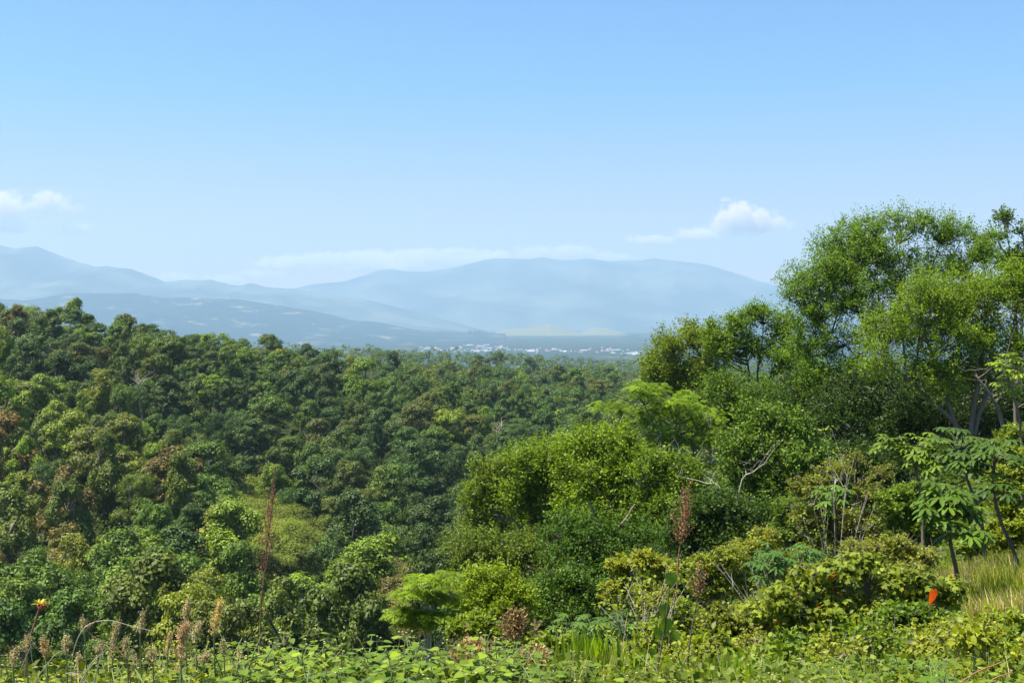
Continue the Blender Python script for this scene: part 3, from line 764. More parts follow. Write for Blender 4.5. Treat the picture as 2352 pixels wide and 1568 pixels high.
# ------------------------------------------------------------------ shrubs of the near slope
SH = 'shrubs on the near slope'
shr = [
 # label, Y, bx, top lobes (x,y,rx,ry), tint, leaf, tmpl, bark, k
 ('olive shrub with many bare pale twigs behind the palmate-leaved bush', 30, 1915, [(1850, 1120, 50, 30, .5), (1920, 1090, 46, 26, .4), (1985, 1130, 50, 30, .5), (1880, 1190, 70, 40, .7), (1980, 1200, 70, 40, .7), (1930, 1240, 80, 36)], OLIVE, .07, LEAF4, M_pale, .8),
 ('yellowish open shrub left of the dark vine stem', 20, 1470, [(1430, 1300, 34, 20), (1480, 1290, 34, 20), (1530, 1310, 34, 22), (1420, 1350, 40, 30, .7), (1500, 1370, 56, 36, .7)], (.17, .19, .035), .055, LEAF4, M_bark, .8),
 ('light green shrub beside the brown seeding stalk', 24, 1650, [(1620, 1300, 36, 24), (1670, 1280, 36, 24), (1640, 1350, 56, 36), (1700, 1340, 36, 30)], (.13, .17, .035), .06, LEAF4, M_bark, .9),
 ('straggly yellow-green shrub in front of the dark hollow', 27, 1740, [(1700, 1260, 40, 24, .7), (1760, 1240, 40, 26, .7), (1730, 1310, 60, 36), (1800, 1300, 46, 36)], (.15, .18, .04), .065, LEAF4, M_pale, .8),
 ('rusty-tipped shrub in the shade over the bare pale twigs', 38, 1960, [(1900, 1075, 40, 16, .4), (1970, 1055, 40, 16, .4), (2020, 1080, 36, 18, .4)], (.13, .12, .045), .07, LEAF4, M_bark, .8),
 ('leafy green shrub between the pale twigs and the leaning dark trunk', 27, 2090, [(2060, 1150, 44, 30), (2110, 1140, 44, 30), (2080, 1210, 60, 40), (2140, 1220, 44, 36)], (.09, .15, .028), .08, LEAF4, M_bark, .9),
 ('dry yellow shrub under the leaning dark trunk', 22, 2050, [(1990, 1270, 50, 26, .8), (2060, 1260, 50, 28, .8), (2110, 1280, 46, 26, .8), (2030, 1310, 70, 26)], (.17, .17, .055), .06, LEAF4, M_pale, .8),
 ('yellow-green bush against the frame edge behind the grassy bank', 28, 2330, [(2310, 1130, 36, 60), (2345, 1080, 30, 60), (2330, 1210, 50, 60), (2290, 1240, 40, 40)], (.14, .19, .03), .075, LEAF4, M_bark, 1.0),
 ('tall light bush at the frame edge beneath the twisted trunk', 36, 2350, [(2330, 1010, 36, 36), (2360, 1050, 30, 40), (2310, 1070, 40, 36)], (.10, .15, .03), .09, LEAF4, M_bark, 1.0),
 ('pale olive shrub below the dark palmate-leaved bush', 17, 1760, [(1720, 1400, 46, 26, .8), (1780, 1390, 46, 26, .8), (1740, 1450, 70, 36)], (.15, .18, .045), .05, LEAF4, M_bark, .9),
 ('low shrub between the dark vine stem and the orange-leaved bush', 14, 1640, [(1590, 1440, 46, 28), (1650, 1420, 46, 28), (1700, 1450, 40, 30), (1640, 1490, 70, 34)], (.13, .165, .04), .05, LEAF4, M_bark, .9),
 ('small bush beside the bare forked twigs', 13, 1530, [(1560, 1400, 30, 24, .7), (1540, 1450, 46, 34, .8), (1590, 1490, 46, 34)], (.11, .16, .035), .05, LEAF4, M_bark, .9),
 ('deep green leafy bush under the big orange leaf', 13, 2120, [(2060, 1410, 46, 26), (2120, 1420, 56, 30), (2180, 1440, 46, 30), (2100, 1470, 80, 36), (2180, 1500, 60, 34), (2060, 1520, 60, 36)], (.075, .135, .024), .06, LEAF8, M_dark, 1.0),
 ('bush with reddish shoots at the lower frame corner', 10.5, 2290, [(2240, 1440, 40, 22), (2300, 1430, 40, 24), (2340, 1450, 36, 26), (2280, 1490, 70, 34), (2330, 1540, 50, 30), (2220, 1510, 40, 34)], (.14, .19, .035), .06, LEAF8, M_red, .9),
 ('brown withered undergrowth bush with rusty seed heads', 17, 1740, [(1700, 1440, 22, 14), (1735, 1432, 26, 14), (1770, 1450, 22, 14)], (.30, .19, .09), .04, LEAF4, M_bark, 1.2),
 ('low tangled shrub along the bottom beside the grass blades', 8.5, 1640, [(1600, 1540, 60, 20), (1680, 1535, 60, 22), (1760, 1540, 60, 24)], (.15, .19, .04), .045, LEAF4, M_bark, 1.0),
 ('low tangled shrub along the bottom below the orange-leaved bush', 8.5, 1900, [(1850, 1535, 60, 26), (1930, 1530, 60, 26), (2000, 1540, 60, 24)], (.12, .17, .035), .05, LEAF8, M_bark, 1.0),
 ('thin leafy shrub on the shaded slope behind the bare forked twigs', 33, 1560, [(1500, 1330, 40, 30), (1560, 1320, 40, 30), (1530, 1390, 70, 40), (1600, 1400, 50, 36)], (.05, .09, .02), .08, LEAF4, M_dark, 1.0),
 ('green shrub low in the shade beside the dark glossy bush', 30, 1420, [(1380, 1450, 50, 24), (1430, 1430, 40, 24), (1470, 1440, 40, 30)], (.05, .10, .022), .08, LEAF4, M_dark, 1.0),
 ('light shrub beneath the lime-green rounded tree', 22, 1090, [(1050, 1440, 40, 20), (1100, 1430, 40, 20), (1140, 1450, 34, 20)], (.12, .18, .025), .06, LEAF4, M_bark, 1.0),
 ('sunlit shrub standing just before the umbrella-leaved saplings', 24, 2190, [(2150, 1320, 50, 24, .8), (2200, 1300, 40, 24, .8), (2230, 1250, 30, 40, .7)], (.10, .15, .03), .07, LEAF4, M_bark, .8),
 ('drooping green shrub at the foot of the glossy-leaved tree', 36, 1850, [(1820, 1170, 46, 30), (1870, 1200, 50, 30), (1800, 1220, 50, 34)], (.07, .12, .025), .09, LEAF4, M_dark, 1.0),
]
for lab, Y, bx, lobes, tint, leaf, tm, bark, k in shr:
    tint = (min(tint[0], tint[1] * .84), tint[1], tint[2])
    s = Y / F
    rc = max(.09, 14 * s)
    mx = min(l[1] for l in lobes); fr = lobes
    stems = [[(bx + (l[0] - bx) * .45, l[1] + l[3] * 2.2), (l[0], l[1] + l[3] * .3)] for l in fr[:4]]
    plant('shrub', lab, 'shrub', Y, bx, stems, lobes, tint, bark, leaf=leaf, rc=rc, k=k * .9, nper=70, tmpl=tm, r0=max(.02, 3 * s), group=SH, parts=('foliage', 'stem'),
          twig=.006, limbfrac=1.0, squash=.7, up=.6)

# small shrubs of the verge, each grown on its own
vt = [(.15, .20, .03), (.11, .17, .028), (.165, .20, .04), (.09, .15, .025), (.13, .18, .04), (.17, .20, .05)]
vn = ['light green', 'fresh green', 'yellowish', 'deep green', 'olive-green', 'straw-green']
for q_ in range(46):
    x = 1230 + 1130 * ((q_ * .618 + .13) % 1); Y = float(rng.uniform(6.5, 10.5)); yt = 1435 + 95 * rng.random() - (15 if x > 1600 else 0); ci = int(rng.integers(6))
    if 1280 < x < 1460: yt += 30
    lb = [(x + dx + rng.normal() * 8, yt + 26 + abs(dx) * .5 + rng.normal() * 6, rng.uniform(22, 38), rng.uniform(18, 30), rng.uniform(.6, 1.0)) for dx in (-38, 0, 36)] + [(x, yt + 70, 60, 34, .7)]
    wh = 'by the grass blades' if x < 1480 else 'by the dark vine stem' if x < 1640 else 'before the orange-leaved bush' if x < 2150 else 'below the grassy bank'
    if 1255 < x < 1475: continue
    plant('shrub', f'small {vn[ci]} verge shrub {wh}', 'shrub', Y, x, [[(x + (l[0] - x) * .4, yt + 60), (l[0], l[1])] for l in lb[:3]], lb, vt[ci], M_bark if q_ % 2 else M_pale,
          leaf=float(rng.uniform(.022, .06)), rc=.075, k=.55, nper=34, tmpl=LEAF8 if q_ % 3 else LEAF4, r0=.012, group=SH, parts=('foliage', 'stem'), twig=.004, limbfrac=1.0, squash=.9, up=.5, auto=x, twg=5)
# orange-leaved bush
plant('orange_leaf_bush', 'broad lobed-leaf bush dotted with orange leaves, one big orange leaf hanging', 'bush', 13.5, 1985,
      [[(1960, 1480), (1900, 1430), (1800, 1380)], [(1975, 1480), (1990, 1400), (2000, 1340)], [(1985, 1490), (2060, 1400), (2120, 1340)], [(1965, 1500), (1900, 1480), (1850, 1460)], [(1980, 1500), (2040, 1440), (2090, 1400)]],
      [(1735, 1400, 36, 24, .8), (1790, 1370, 50, 30), (1850, 1340, 60, 32), (1920, 1310, 56, 30), (1985, 1290, 46, 26), (2050, 1330, 56, 28), (2110, 1330, 60, 30), (2160, 1360, 42, 40), (1900, 1390, 70, 40), (1990, 1400, 70, 40), (1830, 1430, 60, 30), (1940, 1460, 60, 30), (2070, 1390, 50, 30)],
      (.125, .17, .03), M_bark, leaf=.07, rc=.13, k=.7, nper=24, tmpl=LOBED, twg=0, r0=.04, parts=('foliage', 'stem'), up=.5, squash=.8, twig=.006,
      extra=(M_orange, .13, .065, LOBED), droop=.5)

def single(name, loc, label, cat, group=None, auto=None):
    return root(name, loc, label, cat, group, auto)

# the big orange leaf, palmate-leaved bushes and the umbrella-leaved saplings
def leaf_on(rt, name, p, yd, nr, size, tm, mat, color=None):
    b = Buf(); stamp(b, tm[0], tm[1], np.array([p]), np.array([yd]), np.array([nr]), size)
    return b.build(name, mat, rt, color)
ob = [o for o in C.objects if o.name == 'orange_leaf_bush'][0]
p0 = P(2143, 1352, 12.9) - np.array(ob.location)
lf = leaf_on(ob, 'hanging_leaf', p0, np.array([-.05, -.1, -1.]), np.array([.55, -.8, .2]), .2, HEART, M_orange); lf['label'] = 'big orange hanging leaf'

def palm_leaves(buf, pbuf, top, n, rad, size, tm, droop=.35, zs=1.0, span=(0, 360), rise=.4, mat_frac=0):
    a = np.radians(rng.uniform(span[0], span[1], n)); el = rng.uniform(-.35, .95, n)
    ends = top + np.stack([np.cos(a) * np.cos(el), np.sin(a) * np.cos(el), np.sin(el) * zs], 1) * rad * rng.uniform(.6, 1.15, (n, 1))
    for e in ends:
        mid = (top + e) / 2 + [0, 0, rise * rad * .4]
        tube(pbuf, curve(top - [0, 0, rng.uniform(0, .15)], mid, e, 5), np.linspace(.013, .007, 5) * (size / .4), 4)
    out = norm((ends - top) * [1, 1, .4])
    nr = norm(np.array([0, 0, 1.]) + out * .55 + rdir(n) * .25)
    stamp(buf, tm[0], tm[1], ends, out + np.array([0, 0, -.3]), nr, size * rng.uniform(.75, 1.15, n), np.clip(rng.normal(.5, .2, n), 0, 1))

def umbrella_tree(label, Y, path, heads, bark, tint, size=.225, rr=.035):
    X0 = P(path[0][0], 784, Y)[0]; o3 = np.array([X0, Y, gz(X0, Y) - .1])
    rt = root('umbrella_leaved_sapling', o3, label, 'sapling', 'umbrella-leaved saplings')
    sb = Buf(); fb = Buf(); pb = Buf()
    pts = [np.zeros(3)] + [P(x, y, Y) - o3 for x, y in path[1:]]
    pth = smooth_path(pts, 26)
    rad = np.linspace(rr, rr * .7, len(pth)) * (1 + .10 * (np.arange(len(pth)) % 2))
    tube(sb, pth, rad, 8)
    for (x, y, n, rpx, dz) in heads:
        top = P(x, y, Y) - o3 + [0, dz, 0]
        k = np.argmin(np.linalg.norm(pth - top, axis=1) + (pth[:, 2] > top[2]) * 2)
        if np.linalg.norm(pth[k] - top) > .05:
            tube(sb, curve(pth[k], (pth[k] + top) / 2 - [0, 0, .12], top, 6), np.linspace(rr * .6, rr * .4, 6), 6)
        palm_leaves(fb, pb, top, int(n * 2.2), rpx * Y / F * 1.05, size, PALM)
    fb.build('crown', M_gloss, rt, tint); pb.build('petiole', M_green, rt); sb.build('trunk', bark, rt, smooth=True)
umbrella_tree('tallest umbrella-leaved sapling, its dark ringed trunk leaning down to the frame edge', 20, [(2375, 1370), (2330, 1270), (2300, 1200), (2280, 1120), (2286, 1050)],
              [(2286, 1045, 13, 52, 0), (2255, 1075, 7, 40, .3), (2275, 1120, 6, 40, -.3)], M_dark, (.042, .082, .02))
umbrella_tree('umbrella-leaved sapling with the grey-green top behind the leaning one', 23, [(2275, 1330), (2255, 1200), (2222, 1100), (2208, 1030)],
              [(2208, 1022, 14, 50, 0), (2240, 1040, 8, 40, .3), (2185, 1060, 7, 36, -.3)], M_dark, (.038, .072, .022))
umbrella_tree('lowest umbrella-leaved sapling with straight dark trunk planted in the grass', 17, [(2222, 1410), (2200, 1330), (2182, 1240), (2176, 1160)],
              [(2176, 1152, 14, 50, 0), (2210, 1180, 8, 44, .2), (2145, 1175, 8, 36, -.2), (2195, 1215, 5, 40, -.3)], M_dark, (.055, .105, .018))
umbrella_tree('umbrella-leaved sapling farthest along the row with yellowing leaves', 25, [(2125, 1260), (2118, 1150), (2105, 1090), (2095, 1050)],
              [(2105, 1050, 12, 44, 0), (2055, 1030, 10, 36, .3), (2140, 1070, 9, 40, -.3), (2120, 1020, 7, 36, 0), (2150, 1035, 6, 36, 0)], M_bark, (.072, .12, .018))
umbrella_tree('small umbrella-leaved sapling high at the frame edge over dark woods', 33, [(2352, 1150), (2345, 1000), (2325, 900), (2310, 850)],
              [(2308, 840, 10, 36, 0), (2345, 850, 9, 36, 0), (2340, 890, 5, 36, .3)], M_bark, (.10, .15, .022))
umbrella_tree('thin umbrella-leaved sapling amid the bare pale twigs', 29, [(1925, 1300), (1920, 1220), (1918, 1160)], [(1916, 1150, 14, 40, 0)], M_dark, (.06, .12, .025), size=.24, rr=.03)

def palmate_bush(label, Y, heads, tint, size):
    X0 = P(heads[0][0], 784, Y)[0]; o3 = np.array([X0, Y, gz(X0, Y) - .05])
    rt = root('palmate_leaved_bush', o3, label, 'bush')
    sb = Buf(); fb = Buf(); pb = Buf()
    for x, y, n, rpx in heads:
        top = P(x, y, Y) - o3 + [0, rng.uniform(-.4, .4), 0]
        tube(sb, curve(np.array([rng.normal() * .1, rng.normal() * .1, 0]), top * [.3, .5, .5], top, 8), np.linspace(.03, .012, 8), 5)
        palm_leaves(fb, pb, top, int(n * 1.5), rpx * Y / F * 1.1, size, PALM5)
    fb.build('foliage', M_gloss, rt, tint); pb.build('petiole', M_green, rt); sb.build('stem', M_bark, rt)
palmate_bush('dark palmate-leaved bush over the orange-leaved bush', 18, [(1790, 1290, 12, 34), (1750, 1285, 10, 30), (1830, 1300, 10, 34), (1860, 1280, 10, 30), (1770, 1330, 10, 34), (1820, 1340, 9, 34), (1890, 1310, 6, 26)], (.045, .10, .028), .19)
palmate_bush('low palmate-leaved bush behind the long grass blades', 16, [(1320, 1450, 12, 32), (1360, 1440, 12, 32), (1400, 1450, 12, 32), (1290, 1470, 10, 30), (1380, 1480, 12, 34), (1340, 1490, 12, 34), (1430, 1470, 10, 30)], (.065, .12, .035), .145)

# bare forked twigs, seeding stalks, vines
def stalk_pts(Y, pts):
    return [P(x, y, Y) for x, y in pts]
def on_ground(x, Y):
    X0 = P(x, 784, Y)[0]; return np.array([X0, Y, gz(X0, Y) - .03])

def twig_shrub(label, Y, bx, tips, r0, bark, leaves=None):
    o3 = on_ground(bx, Y); rt = root('bare_twig_shrub', o3, label, 'shrub')
    b = Buf(); L = []
    for x, y in tips:
        e = P(x, y, Y) - o3 + [0, rng.uniform(-.4, .4), 0]
        mid = e * [.35, .5, .55] + rng.normal(size=3) * .03
        c = curve(np.zeros(3), mid, e, 10); tube(b, c, np.linspace(r0, r0 * .25, 10), 5)
        for k in range(5):
            a = c[rng.integers(4, 9)]; e2 = a + (norm(e - a + 1e-6) + rdir(1)[0] * .8) * np.linalg.norm(e) * rng.uniform(.08, .2)
            tube(b, curve(a, (a + e2) / 2 + rng.normal(size=3) * .01, e2, 4), np.linspace(r0 * .35, r0 * .12, 4), 4); L.append(e2)
        L.append(e)
    b.build('stem', bark, rt)
    if leaves:
        f = Buf(); L = np.array(L); clump_leaves(f, L, np.full(len(L), leaves[1]), 12, leaves[0], LEAF4); f.build('foliage', M_leaf, rt, leaves[2])
twig_shrub('shrub of bare forked pale twigs rising over the grass blades', 12, 1490, [(1425, 1385), (1445, 1330), (1470, 1310), (1500, 1330), (1530, 1290), (1545, 1360), (1410, 1400), (1560, 1330), (1480, 1380)], .015, M_pale, (.05, .09, (.14, .18, .03)))
twig_shrub('shrub of bare pale twigs fanned wide among the dark trees', 27, 1925, [(1830, 1170), (1850, 1120), (1880, 1100), (1905, 1070), (1950, 1090), (1990, 1110), (2010, 1160), (1985, 1190), (1840, 1210), (1960, 1060)], .019, M_pale, (.08, .14, (.12, .16, .03)))
twig_shrub('bent pale bare branch leaning across the middle of the slope shrubs', 19, 1800, [(1680, 1330), (1720, 1290), (1640, 1290)], .02, M_pale)

def seed_stalk(name, label, Y, bx, path, r, bark, seedcol, nseed, spread, ssz, y0, y1, seed_part='seed_head', side=8, sl=.2, mat=None, cat='dry stalk'):
    """Upright stem whose upper part (fractions y0..y1) carries branchlets of seeds."""
    o3 = on_ground(bx, Y); rt = root(name, o3, label, cat)
    b = Buf(); pts = [np.zeros(3)] + [P(x, y, Y) - o3 for x, y in path]
    pth = smooth_path(pts, 20); tube(b, pth, np.linspace(r, r * .3, len(pth)), 5)
    f = Buf(); S = []
    n = len(pth)
    if y0 > 1:        # plume length given in layout pixels
        y0 = max(.05, 1 - y0 * Y / F / np.linalg.norm(pth[-1]))
    for k in range(side):
        t = y0 + (y1 - y0) * (k + rng.random()) / side
        u = t * (n - 1); i0 = min(n - 2, int(u)); a = pth[i0] + (pth[i0 + 1] - pth[i0]) * (u - i0); w = spread * (1 - .8 * (t - y0) / max(.01, 1 - y0))
        e = a + rdir(1)[0] * [w, w, 0] + [0, 0, sl * rng.uniform(.5, 1.2)]
        c = curve(a, (a + e) / 2 - [0, 0, .03 * sl], e, 5); tube(b, c, np.linspace(r * .35, r * .15, 5), 3)
        m = nseed // side
        tt = rng.random(m) ** .8
        S.append(a + (e - a) * tt[:, None] + rng.normal(size=(m, 3)) * [ssz * 1.2, ssz * 1.2, ssz * 1.2])
    S = np.vstack(S)
    stamp(f, LEAF4[0], LEAF4[1], S, rdir(len(S)) + [0, 0, .6], rdir(len(S)), ssz * rng.uniform(.6, 1.4, len(S)), np.clip(rng.normal(.5, .22, len(S)), 0, 1))
    b.build('stem', bark, rt); f.build(seed_part, mat or M_dry, rt, seedcol)
    return rt

TAN = (.40, .34, .21); PINK = (.42, .30, .20)
pl = [('fat pinkish-tan plume beside the tallest tan plume', 4.6, 418, [(415, 1500), (428, 1440)], PINK, 2600, .07, .012),
      ('tallest ragged tan plume with knotted tip', 5.0, 425, [(428, 1460), (432, 1385)], TAN, 1500, .045, .011),
      ('dense upright cream plume by the flower-bud stalk', 5.0, 497, [(492, 1470), (508, 1388)], (.55, .42, .2), 2000, .05, .010),
      ('tan plume with spreading side sprigs, apart in the middle of the dry tangle', 5.0, 325, [(322, 1480), (327, 1418)], TAN, 1000, .05, .010),
      ('leaning tan plume at the end of the arched dry stem', 5.0, 262, [(258, 1510), (272, 1440)], TAN, 1500, .05, .010),
      ('branched tan plume beneath the arch of the dry stem', 5.4, 196, [(196, 1480), (190, 1428)], TAN, 600, .07, .010),
      ('broad tan plume at the foot of the spiky rosette', 4.8, 105, [(108, 1530), (98, 1478)], (.42, .32, .17), 1600, .05, .010),
      ('short curved tan plume between the arch and the leaning plume', 5.0, 225, [(225, 1520), (232, 1490)], TAN, 700, .06, .010),
      ('pale plume leaning out of the weeds below the tallest plume', 5.1, 390, [(385, 1520), (392, 1462)], (.46, .36, .2), 1100, .04, .010),
      ('small sparse tan plume sprig low beside the cream plume', 4.9, 515, [(515, 1520), (512, 1480)], TAN, 500, .05, .010),
      ('faded tan plume low in the weeds beneath the cream plume', 4.5, 470, [(468, 1545), (474, 1510)], TAN, 900, .07, .011),
      ('tan plume sprig low by the foot of the fat pinkish plume', 4.5, 350, [(352, 1545), (348, 1500)], TAN, 700, .07, .011)]
for kx, (x, yt, wd) in enumerate([(28, 1500, 'at the corner under the spiky rosette'), (60, 1470, 'just under the spiky rosette'), (150, 1470, 'beneath the start of the arched stem'), (290, 1475, 'between the leaning and the sprigged plumes'),
                                (448, 1440, 'just behind the tallest tan plume'), (545, 1500, 'by the flower-bud weed'), (180, 1510, 'low under the arched stem'), (310, 1515, 'low below the sprigged plume'), (440, 1520, 'low below the tallest tan plume')]):
    pl.append((f'thin tan plume {wd}', 4.6 + .12 * kx, x, [(x + 3, yt + 50), (x + 8 - 3 * (kx % 4), yt)], TAN if kx % 2 else (.45, .38, .25), 900 + 90 * kx, .06, .010))
for lab, Y, bx, path, col, ns, sp, sz in pl:
    ln = {0: 110, 1: 90, 2: 85, 3: 62, 4: 85, 5: 50}.get([q[0] for q in pl].index(lab), 60)
    r_ = seed_stalk('seed_plume', lab, Y, bx, path, .005, M_green, col, int(ns * .9), sp * .6, sz * .45, ln * 1.6, 1.0, side=40, sl=.034, cat='seed plume'); r_['group'] = 'seed plumes among the weeds'
seed_stalk('dead_stalk', 'tall dead reddish-brown stalk with dry side shoots against the forest', 8.5, 592, [(598, 1440), (606, 1330), (616, 1230), (624, 1176)], .0075, M_red, (.17, .10, .06), 520, .13, .013, .45, 1.0, side=26, sl=.34)
seed_stalk('dead_stalk', 'stiff brown seeding stalk with rusty top rising before the dark hollow', 14, 1548, [(1556, 1330), (1565, 1240), (1578, 1165)], .016, M_red, (.22, .13, .07), 800, .20, .022, .6, 1.0, side=26, sl=.32)
seed_stalk('dead_stalk', 'thin leaning dark stalk between the vine stem and orange-leaved bush', 7.5, 1560, [(1590, 1440), (1612, 1330)], .008, M_dark, (.25, .16, .09), 300, .07, .014, .75, 1.0, side=14, sl=.12)
seed_stalk('dead_plant', 'withered brown plant with curled dead leaves behind the broad-leaved weeds', 7.6, 1190, [(1190, 1500), (1188, 1425)], .010, M_bark, (.17, .12, .06), 1100, .20, .022, .6, 1.0, side=34, sl=.10, seed_part='foliage', cat='dead plant')
seed_stalk('dead_plant', 'brown dry leafy plant low between the broad-leaved weeds', 6.5, 1080, [(1080, 1560), (1085, 1500)], .012, M_red, (.22, .155, .08), 800, .22, .03, .72, 1.0, side=24, sl=.06, seed_part='foliage', cat='dead plant')
seed_stalk('dead_plant', 'pale brown seeding plant at the bottom beside the grass blades', 6.0, 1230, [(1230, 1560), (1232, 1520)], .01, M_red, (.28, .2, .11), 800, .2, .02, .72, 1.0, side=24, sl=.06, seed_part='foliage', cat='dead plant')

def vine(label, Y, path, leaves, r):
    o3 = on_ground(path[0][0], Y); rt = root('leafy_vine', o3, label, 'vine')
    b = Buf(); pts = [np.zeros(3)] + [P(x, y, Y) - o3 for x, y in path[1:]]
    pth = smooth_path(pts, 24); tube(b, pth, np.linspace(r, r * .5, len(pth)), 6); b.build('stem', M_dark, rt, smooth=True)
    f = Buf()
    for x, y, sz in leaves:
        p = P(x, y - sz * .5, Y) - o3
        stamp(f, HEART[0], HEART[1], np.array([p]), np.array([[rng.uniform(-.2, .2), -.15, -1]]), np.array([[rng.uniform(-.5, .5), -1, .35]]), sz * Y / F, rng.uniform(.3, .7))
    f.build('foliage', M_leaf, rt, (.10, .17, .04))
vine('dark upright vine stem hung with four big heart-shaped leaves', 6.0, [(1497, 1640), (1505, 1560), (1520, 1480), (1530, 1420), (1538, 1340)], [(1541, 1333, 38), (1523, 1405, 40), (1530, 1440, 40), (1512, 1455, 34), (1552, 1460, 26), (1500, 1500, 24)], .007)

# spiky rosette, arched stems, bud stalk
o3 = on_ground(48, 5.2); rt = root('spiky_rosette', o3, 'spiky yellow-green rosette with reddish base on a bent brown stem', 'rosette plant')
b = Buf(); top = P(93, 1388, 5.2) - o3
pth = smooth_path([np.zeros(3), P(62, 1500, 5.2) - o3, P(80, 1430, 5.2) - o3, top], 20); tube(b, pth, np.linspace(.006, .004, len(pth)), 6); b.build('stem', M_red, rt)
def blade(n=6, w=.06, bend=.35):
    V = []; Fc = []
    for k in range(n):
        t = k / (n - 1); ww = w * (1 - t) ** .6 * (.6 + t) if k < n - 1 else .002
        V += [(-ww, t * (1 - bend * .3 * t), -bend * t * t + .02), (0, t * (1 - bend * .3 * t), -bend * t * t), (ww, t * (1 - bend * .3 * t), -bend * t * t + .02)]
    for k in range(n - 1):
        a, c = 3 * k, 3 * k + 3
        Fc += [[a, a + 1, c + 1, c], [a + 1, a + 2, c + 2, c + 1]]
    return np.array(V), Fc
BLADE = blade(); SPIKE = blade(5, .13, .25)
f = Buf(); n = 22; a = np.linspace(0, 2 * pi * 2.6, n); d = np.stack([np.cos(a), np.sin(a), np.linspace(.1, 1.6, n)], 1)
stamp(f, SPIKE[0], SPIKE[1], np.repeat([top], n, 0), d, norm(np.array([0, 0, 1.]) - norm(d) * norm(d)[:, 2:3] + 1e-3), rng.uniform(.035, .05, n), rng.random(n))
f.build('leaf_rosette', M_leaf, rt, (.30, .30, .05))
f = Buf(); stamp(f, OCT[0], OCT[1], top[None] - [0, 0, .012] + rng.normal(size=(9, 3)) * .008, rdir(9), rdir(9), .022); f.build('base', flat_mat('red_base', (.5, .12, .07)), rt)
def dry_stem(label, Y, paths, r=.0035, col=None):
    o3 = on_ground(paths[0][0][0], Y); rt = root('arched_stem', o3, label, 'dry stem')
    b = Buf()
    for p in paths:
        q = smooth_path([P(x, y, Y) - o3 for x, y in p], 24); tube(b, q, np.linspace(r, r * .5, len(q)), 5)
    b.build('stem', col or M_pale, rt)
dry_stem('long dry stem arching high over the plumes and back down', 4.8, [[(160, 1600), (168, 1500), (195, 1440), (245, 1424), (300, 1436), (355, 1450)]], .0026)
dry_stem('kinked reddish dry stem bent twice under the high arch', 4.6, [[(300, 1600), (296, 1540), (270, 1490), (225, 1468), (202, 1443), (235, 1416)]], .0026, M_red)
dry_stem('straight dry brown stems crossing at the bottom corner', 4.4, [[(20, 1600), (50, 1530), (72, 1480)], [(60, 1590), (120, 1510), (150, 1490)], [(95, 1590), (75, 1520), (70, 1470)]], .0018)
dry_stem('dry pale stems leaning through the weeds under the kinked stem', 4.4, [[(170, 1600), (205, 1530), (232, 1500)], [(210, 1600), (222, 1540), (240, 1480)], [(240, 1600), (180, 1550), (150, 1545)]], .003)
dry_stem('looping reddish stems in the lower frame corner beneath the bush', 5.5, [[(2170, 1600), (2230, 1550), (2300, 1520)], [(2200, 1600), (2190, 1560), (2195, 1540)], [(2240, 1600), (2280, 1560), (2320, 1545)]], .006, M_red)

# ------------------------------------------------------------------ broad-leaved weeds, four kinds then copies
def weed_master(kindname, n_nodes, h, size, tm, tint, buds, bushy, seed):
    """Root empty at the origin with stem, foliage and flower buds."""
    rt = root(kindname, (0, 0, 0), '', 'weed')
    b = Buf(); O = []; D = []; SZ = []; tips = []
    for s_ in range(bushy):
        base = rng.normal(size=3) * [.05, .05, 0]; lean = rng.normal(size=3) * [.16, .16, 0] * h
        tip = base + lean + [0, 0, h * rng.uniform(.72, 1.0)]
        pth = curve(base, base + [0, 0, h * .5] + lean * .2, tip, 14); tube(b, pth, np.linspace(.006, .003, 14), 5)
        tips.append(tip); a0 = rng.random() * 6
        for k in range(n_nodes):
            t = .3 + .7 * k / (n_nodes - 1); i = int(t * 13); a = a0 + k * 1.57
            for sg in (0, pi):
                d = np.array([cos(a + sg), sin(a + sg), rng.uniform(-.1, .45)]); pe = pth[i] + d * size * .35
                tube(b, np.array([pth[i], (pth[i] + pe) / 2 + [0, 0, .004], pe]), .0018, 4)
                O.append(pe); D.append(d + [0, 0, -.35]); SZ.append(size * (1 - .45 * t) * rng.uniform(.8, 1.2) * (1.3 if k < n_nodes - 2 else .8))
    O = np.array(O); D = np.array(D); f = Buf()
    nr = norm(np.array([0, 0, 1.]) + rng.normal(size=O.shape) * .35)
    stamp(f, tm[0], tm[1], O, D, nr, np.array(SZ), np.clip(rng.normal(.5, .2, len(O)), 0, 1))
    parts = []
    if buds:
        q = Buf()
        for tp in tips[:buds]:
            for k in range(rng.integers(1, 3)):
                e = tp + rng.normal(size=3) * [.02, .02, .01] + [0, 0, rng.uniform(.04, .09)]
                tube(b, curve(tp, (tp + e) / 2 + rng.normal(size=3) * .005, e, 4), .0013, 4)
                stamp(q, OCT[0], OCT[1], e[None], rdir(1), rdir(1), .017); stamp(q, OCT[0], OCT[1], e[None] + [0, 0, .003], rdir(1), rdir(1), .016)
        q.build('flower_bud', M_bud, rt)
    f.build('foliage', M_leaf, rt, tint); b.build('stem', M_green, rt)
    return rt
M_bud = flat_mat('bud', (.38, .33, .12))
def copy_tree(o):
    c = o.copy(); C.objects.link(c)
    for ch in list(o.children):
        k = ch.copy(); C.objects.link(k); k.parent = c
    return c
